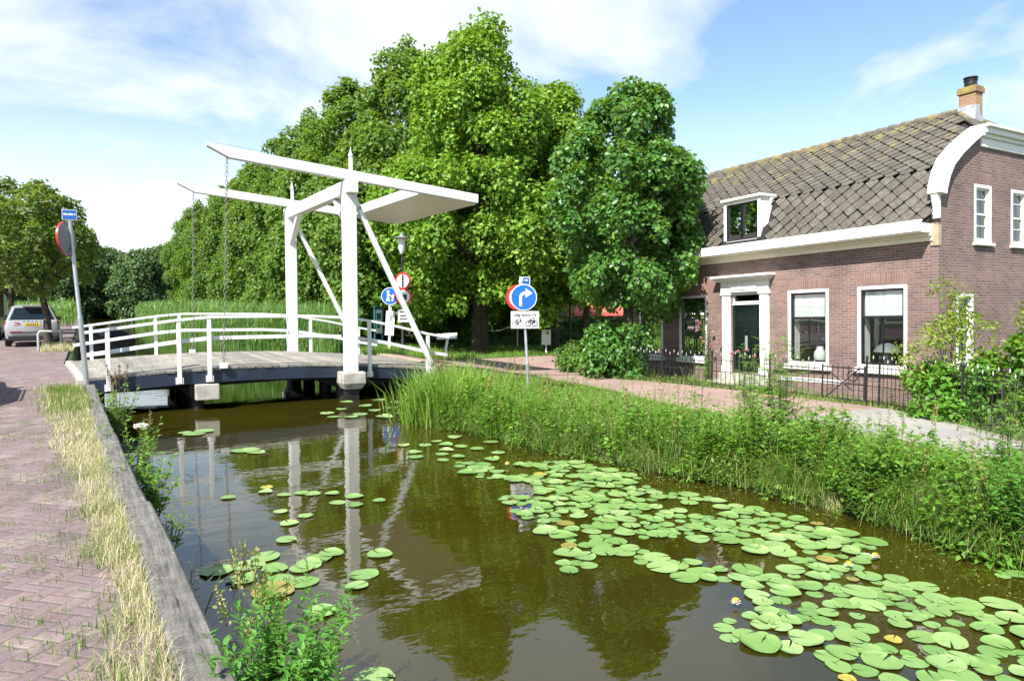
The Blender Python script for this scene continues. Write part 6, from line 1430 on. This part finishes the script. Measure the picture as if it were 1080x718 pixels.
# project the view direction on a cloud layer so clouds flatten towards the horizon
zz = N(nt, 'ShaderNodeMath', operation='MAXIMUM'); L(nt, sx.outputs[2], zz.inputs[0]); zz.inputs[1].default_value = 0
za = N(nt, 'ShaderNodeMath', operation='ADD'); L(nt, zz.outputs[0], za.inputs[0]); za.inputs[1].default_value = .30
dx = N(nt, 'ShaderNodeMath', operation='DIVIDE'); L(nt, sx.outputs[0], dx.inputs[0]); L(nt, za.outputs[0], dx.inputs[1])
dy = N(nt, 'ShaderNodeMath', operation='DIVIDE'); L(nt, sx.outputs[1], dy.inputs[0]); L(nt, za.outputs[0], dy.inputs[1])
cv = N(nt, 'ShaderNodeCombineXYZ'); L(nt, dx.outputs[0], cv.inputs[0]); L(nt, dy.outputs[0], cv.inputs[1]); cv.inputs[2].default_value = 1.1
n1 = noise(nt, cv.outputs[0], 1.15, 8, .56); n1.inputs['Distortion'].default_value = .5
rc = ramp(nt, n1.outputs[0], [(.45, (0, 0, 0)), (.56, (.70, .70, .70)), (.70, (1, 1, 1))])
# haze whitens the lowest sky, more on the left (north-west) side
hz = N(nt, 'ShaderNodeMapRange'); L(nt, sx.outputs[2], hz.inputs[0]); hz.inputs[1].default_value = .02; hz.inputs[2].default_value = .27; hz.inputs[3].default_value = .95; hz.inputs[4].default_value = 0
hx = N(nt, 'ShaderNodeMapRange'); L(nt, sx.outputs[0], hx.inputs[0]); hx.inputs[1].default_value = .0; hx.inputs[2].default_value = .6; hx.inputs[3].default_value = 1; hx.inputs[4].default_value = .45
hm = N(nt, 'ShaderNodeMath', operation='MULTIPLY'); L(nt, hz.outputs[0], hm.inputs[0]); L(nt, hx.outputs[0], hm.inputs[1])
mxm = N(nt, 'ShaderNodeMath', operation='MAXIMUM'); L(nt, rc.outputs[0], mxm.inputs[0]); L(nt, hm.outputs[0], mxm.inputs[1])
mm = N(nt, 'ShaderNodeMath', operation='MULTIPLY'); L(nt, mxm.outputs[0], mm.inputs[0]); mm.inputs[1].default_value = .93
x = mixc(nt, mm.outputs[0], sky.outputs[0], (5.4, 5.6, 5.8)); L(nt, x, bg.inputs['Color']); bg.inputs['Strength'].default_value = .10

scn.view_settings.view_transform = 'Standard'; scn.view_settings.look = 'None'; scn.view_settings.exposure = 1.2; scn.view_settings.gamma = 1
scn.view_settings.use_curve_mapping = False
scn.cycles.use_denoising = True; scn.cycles.max_bounces = 8; scn.cycles.transparent_max_bounces = 12
scn.cycles.sample_clamp_indirect = 6
scn.render.resolution_x = 1024; scn.render.resolution_y = 680
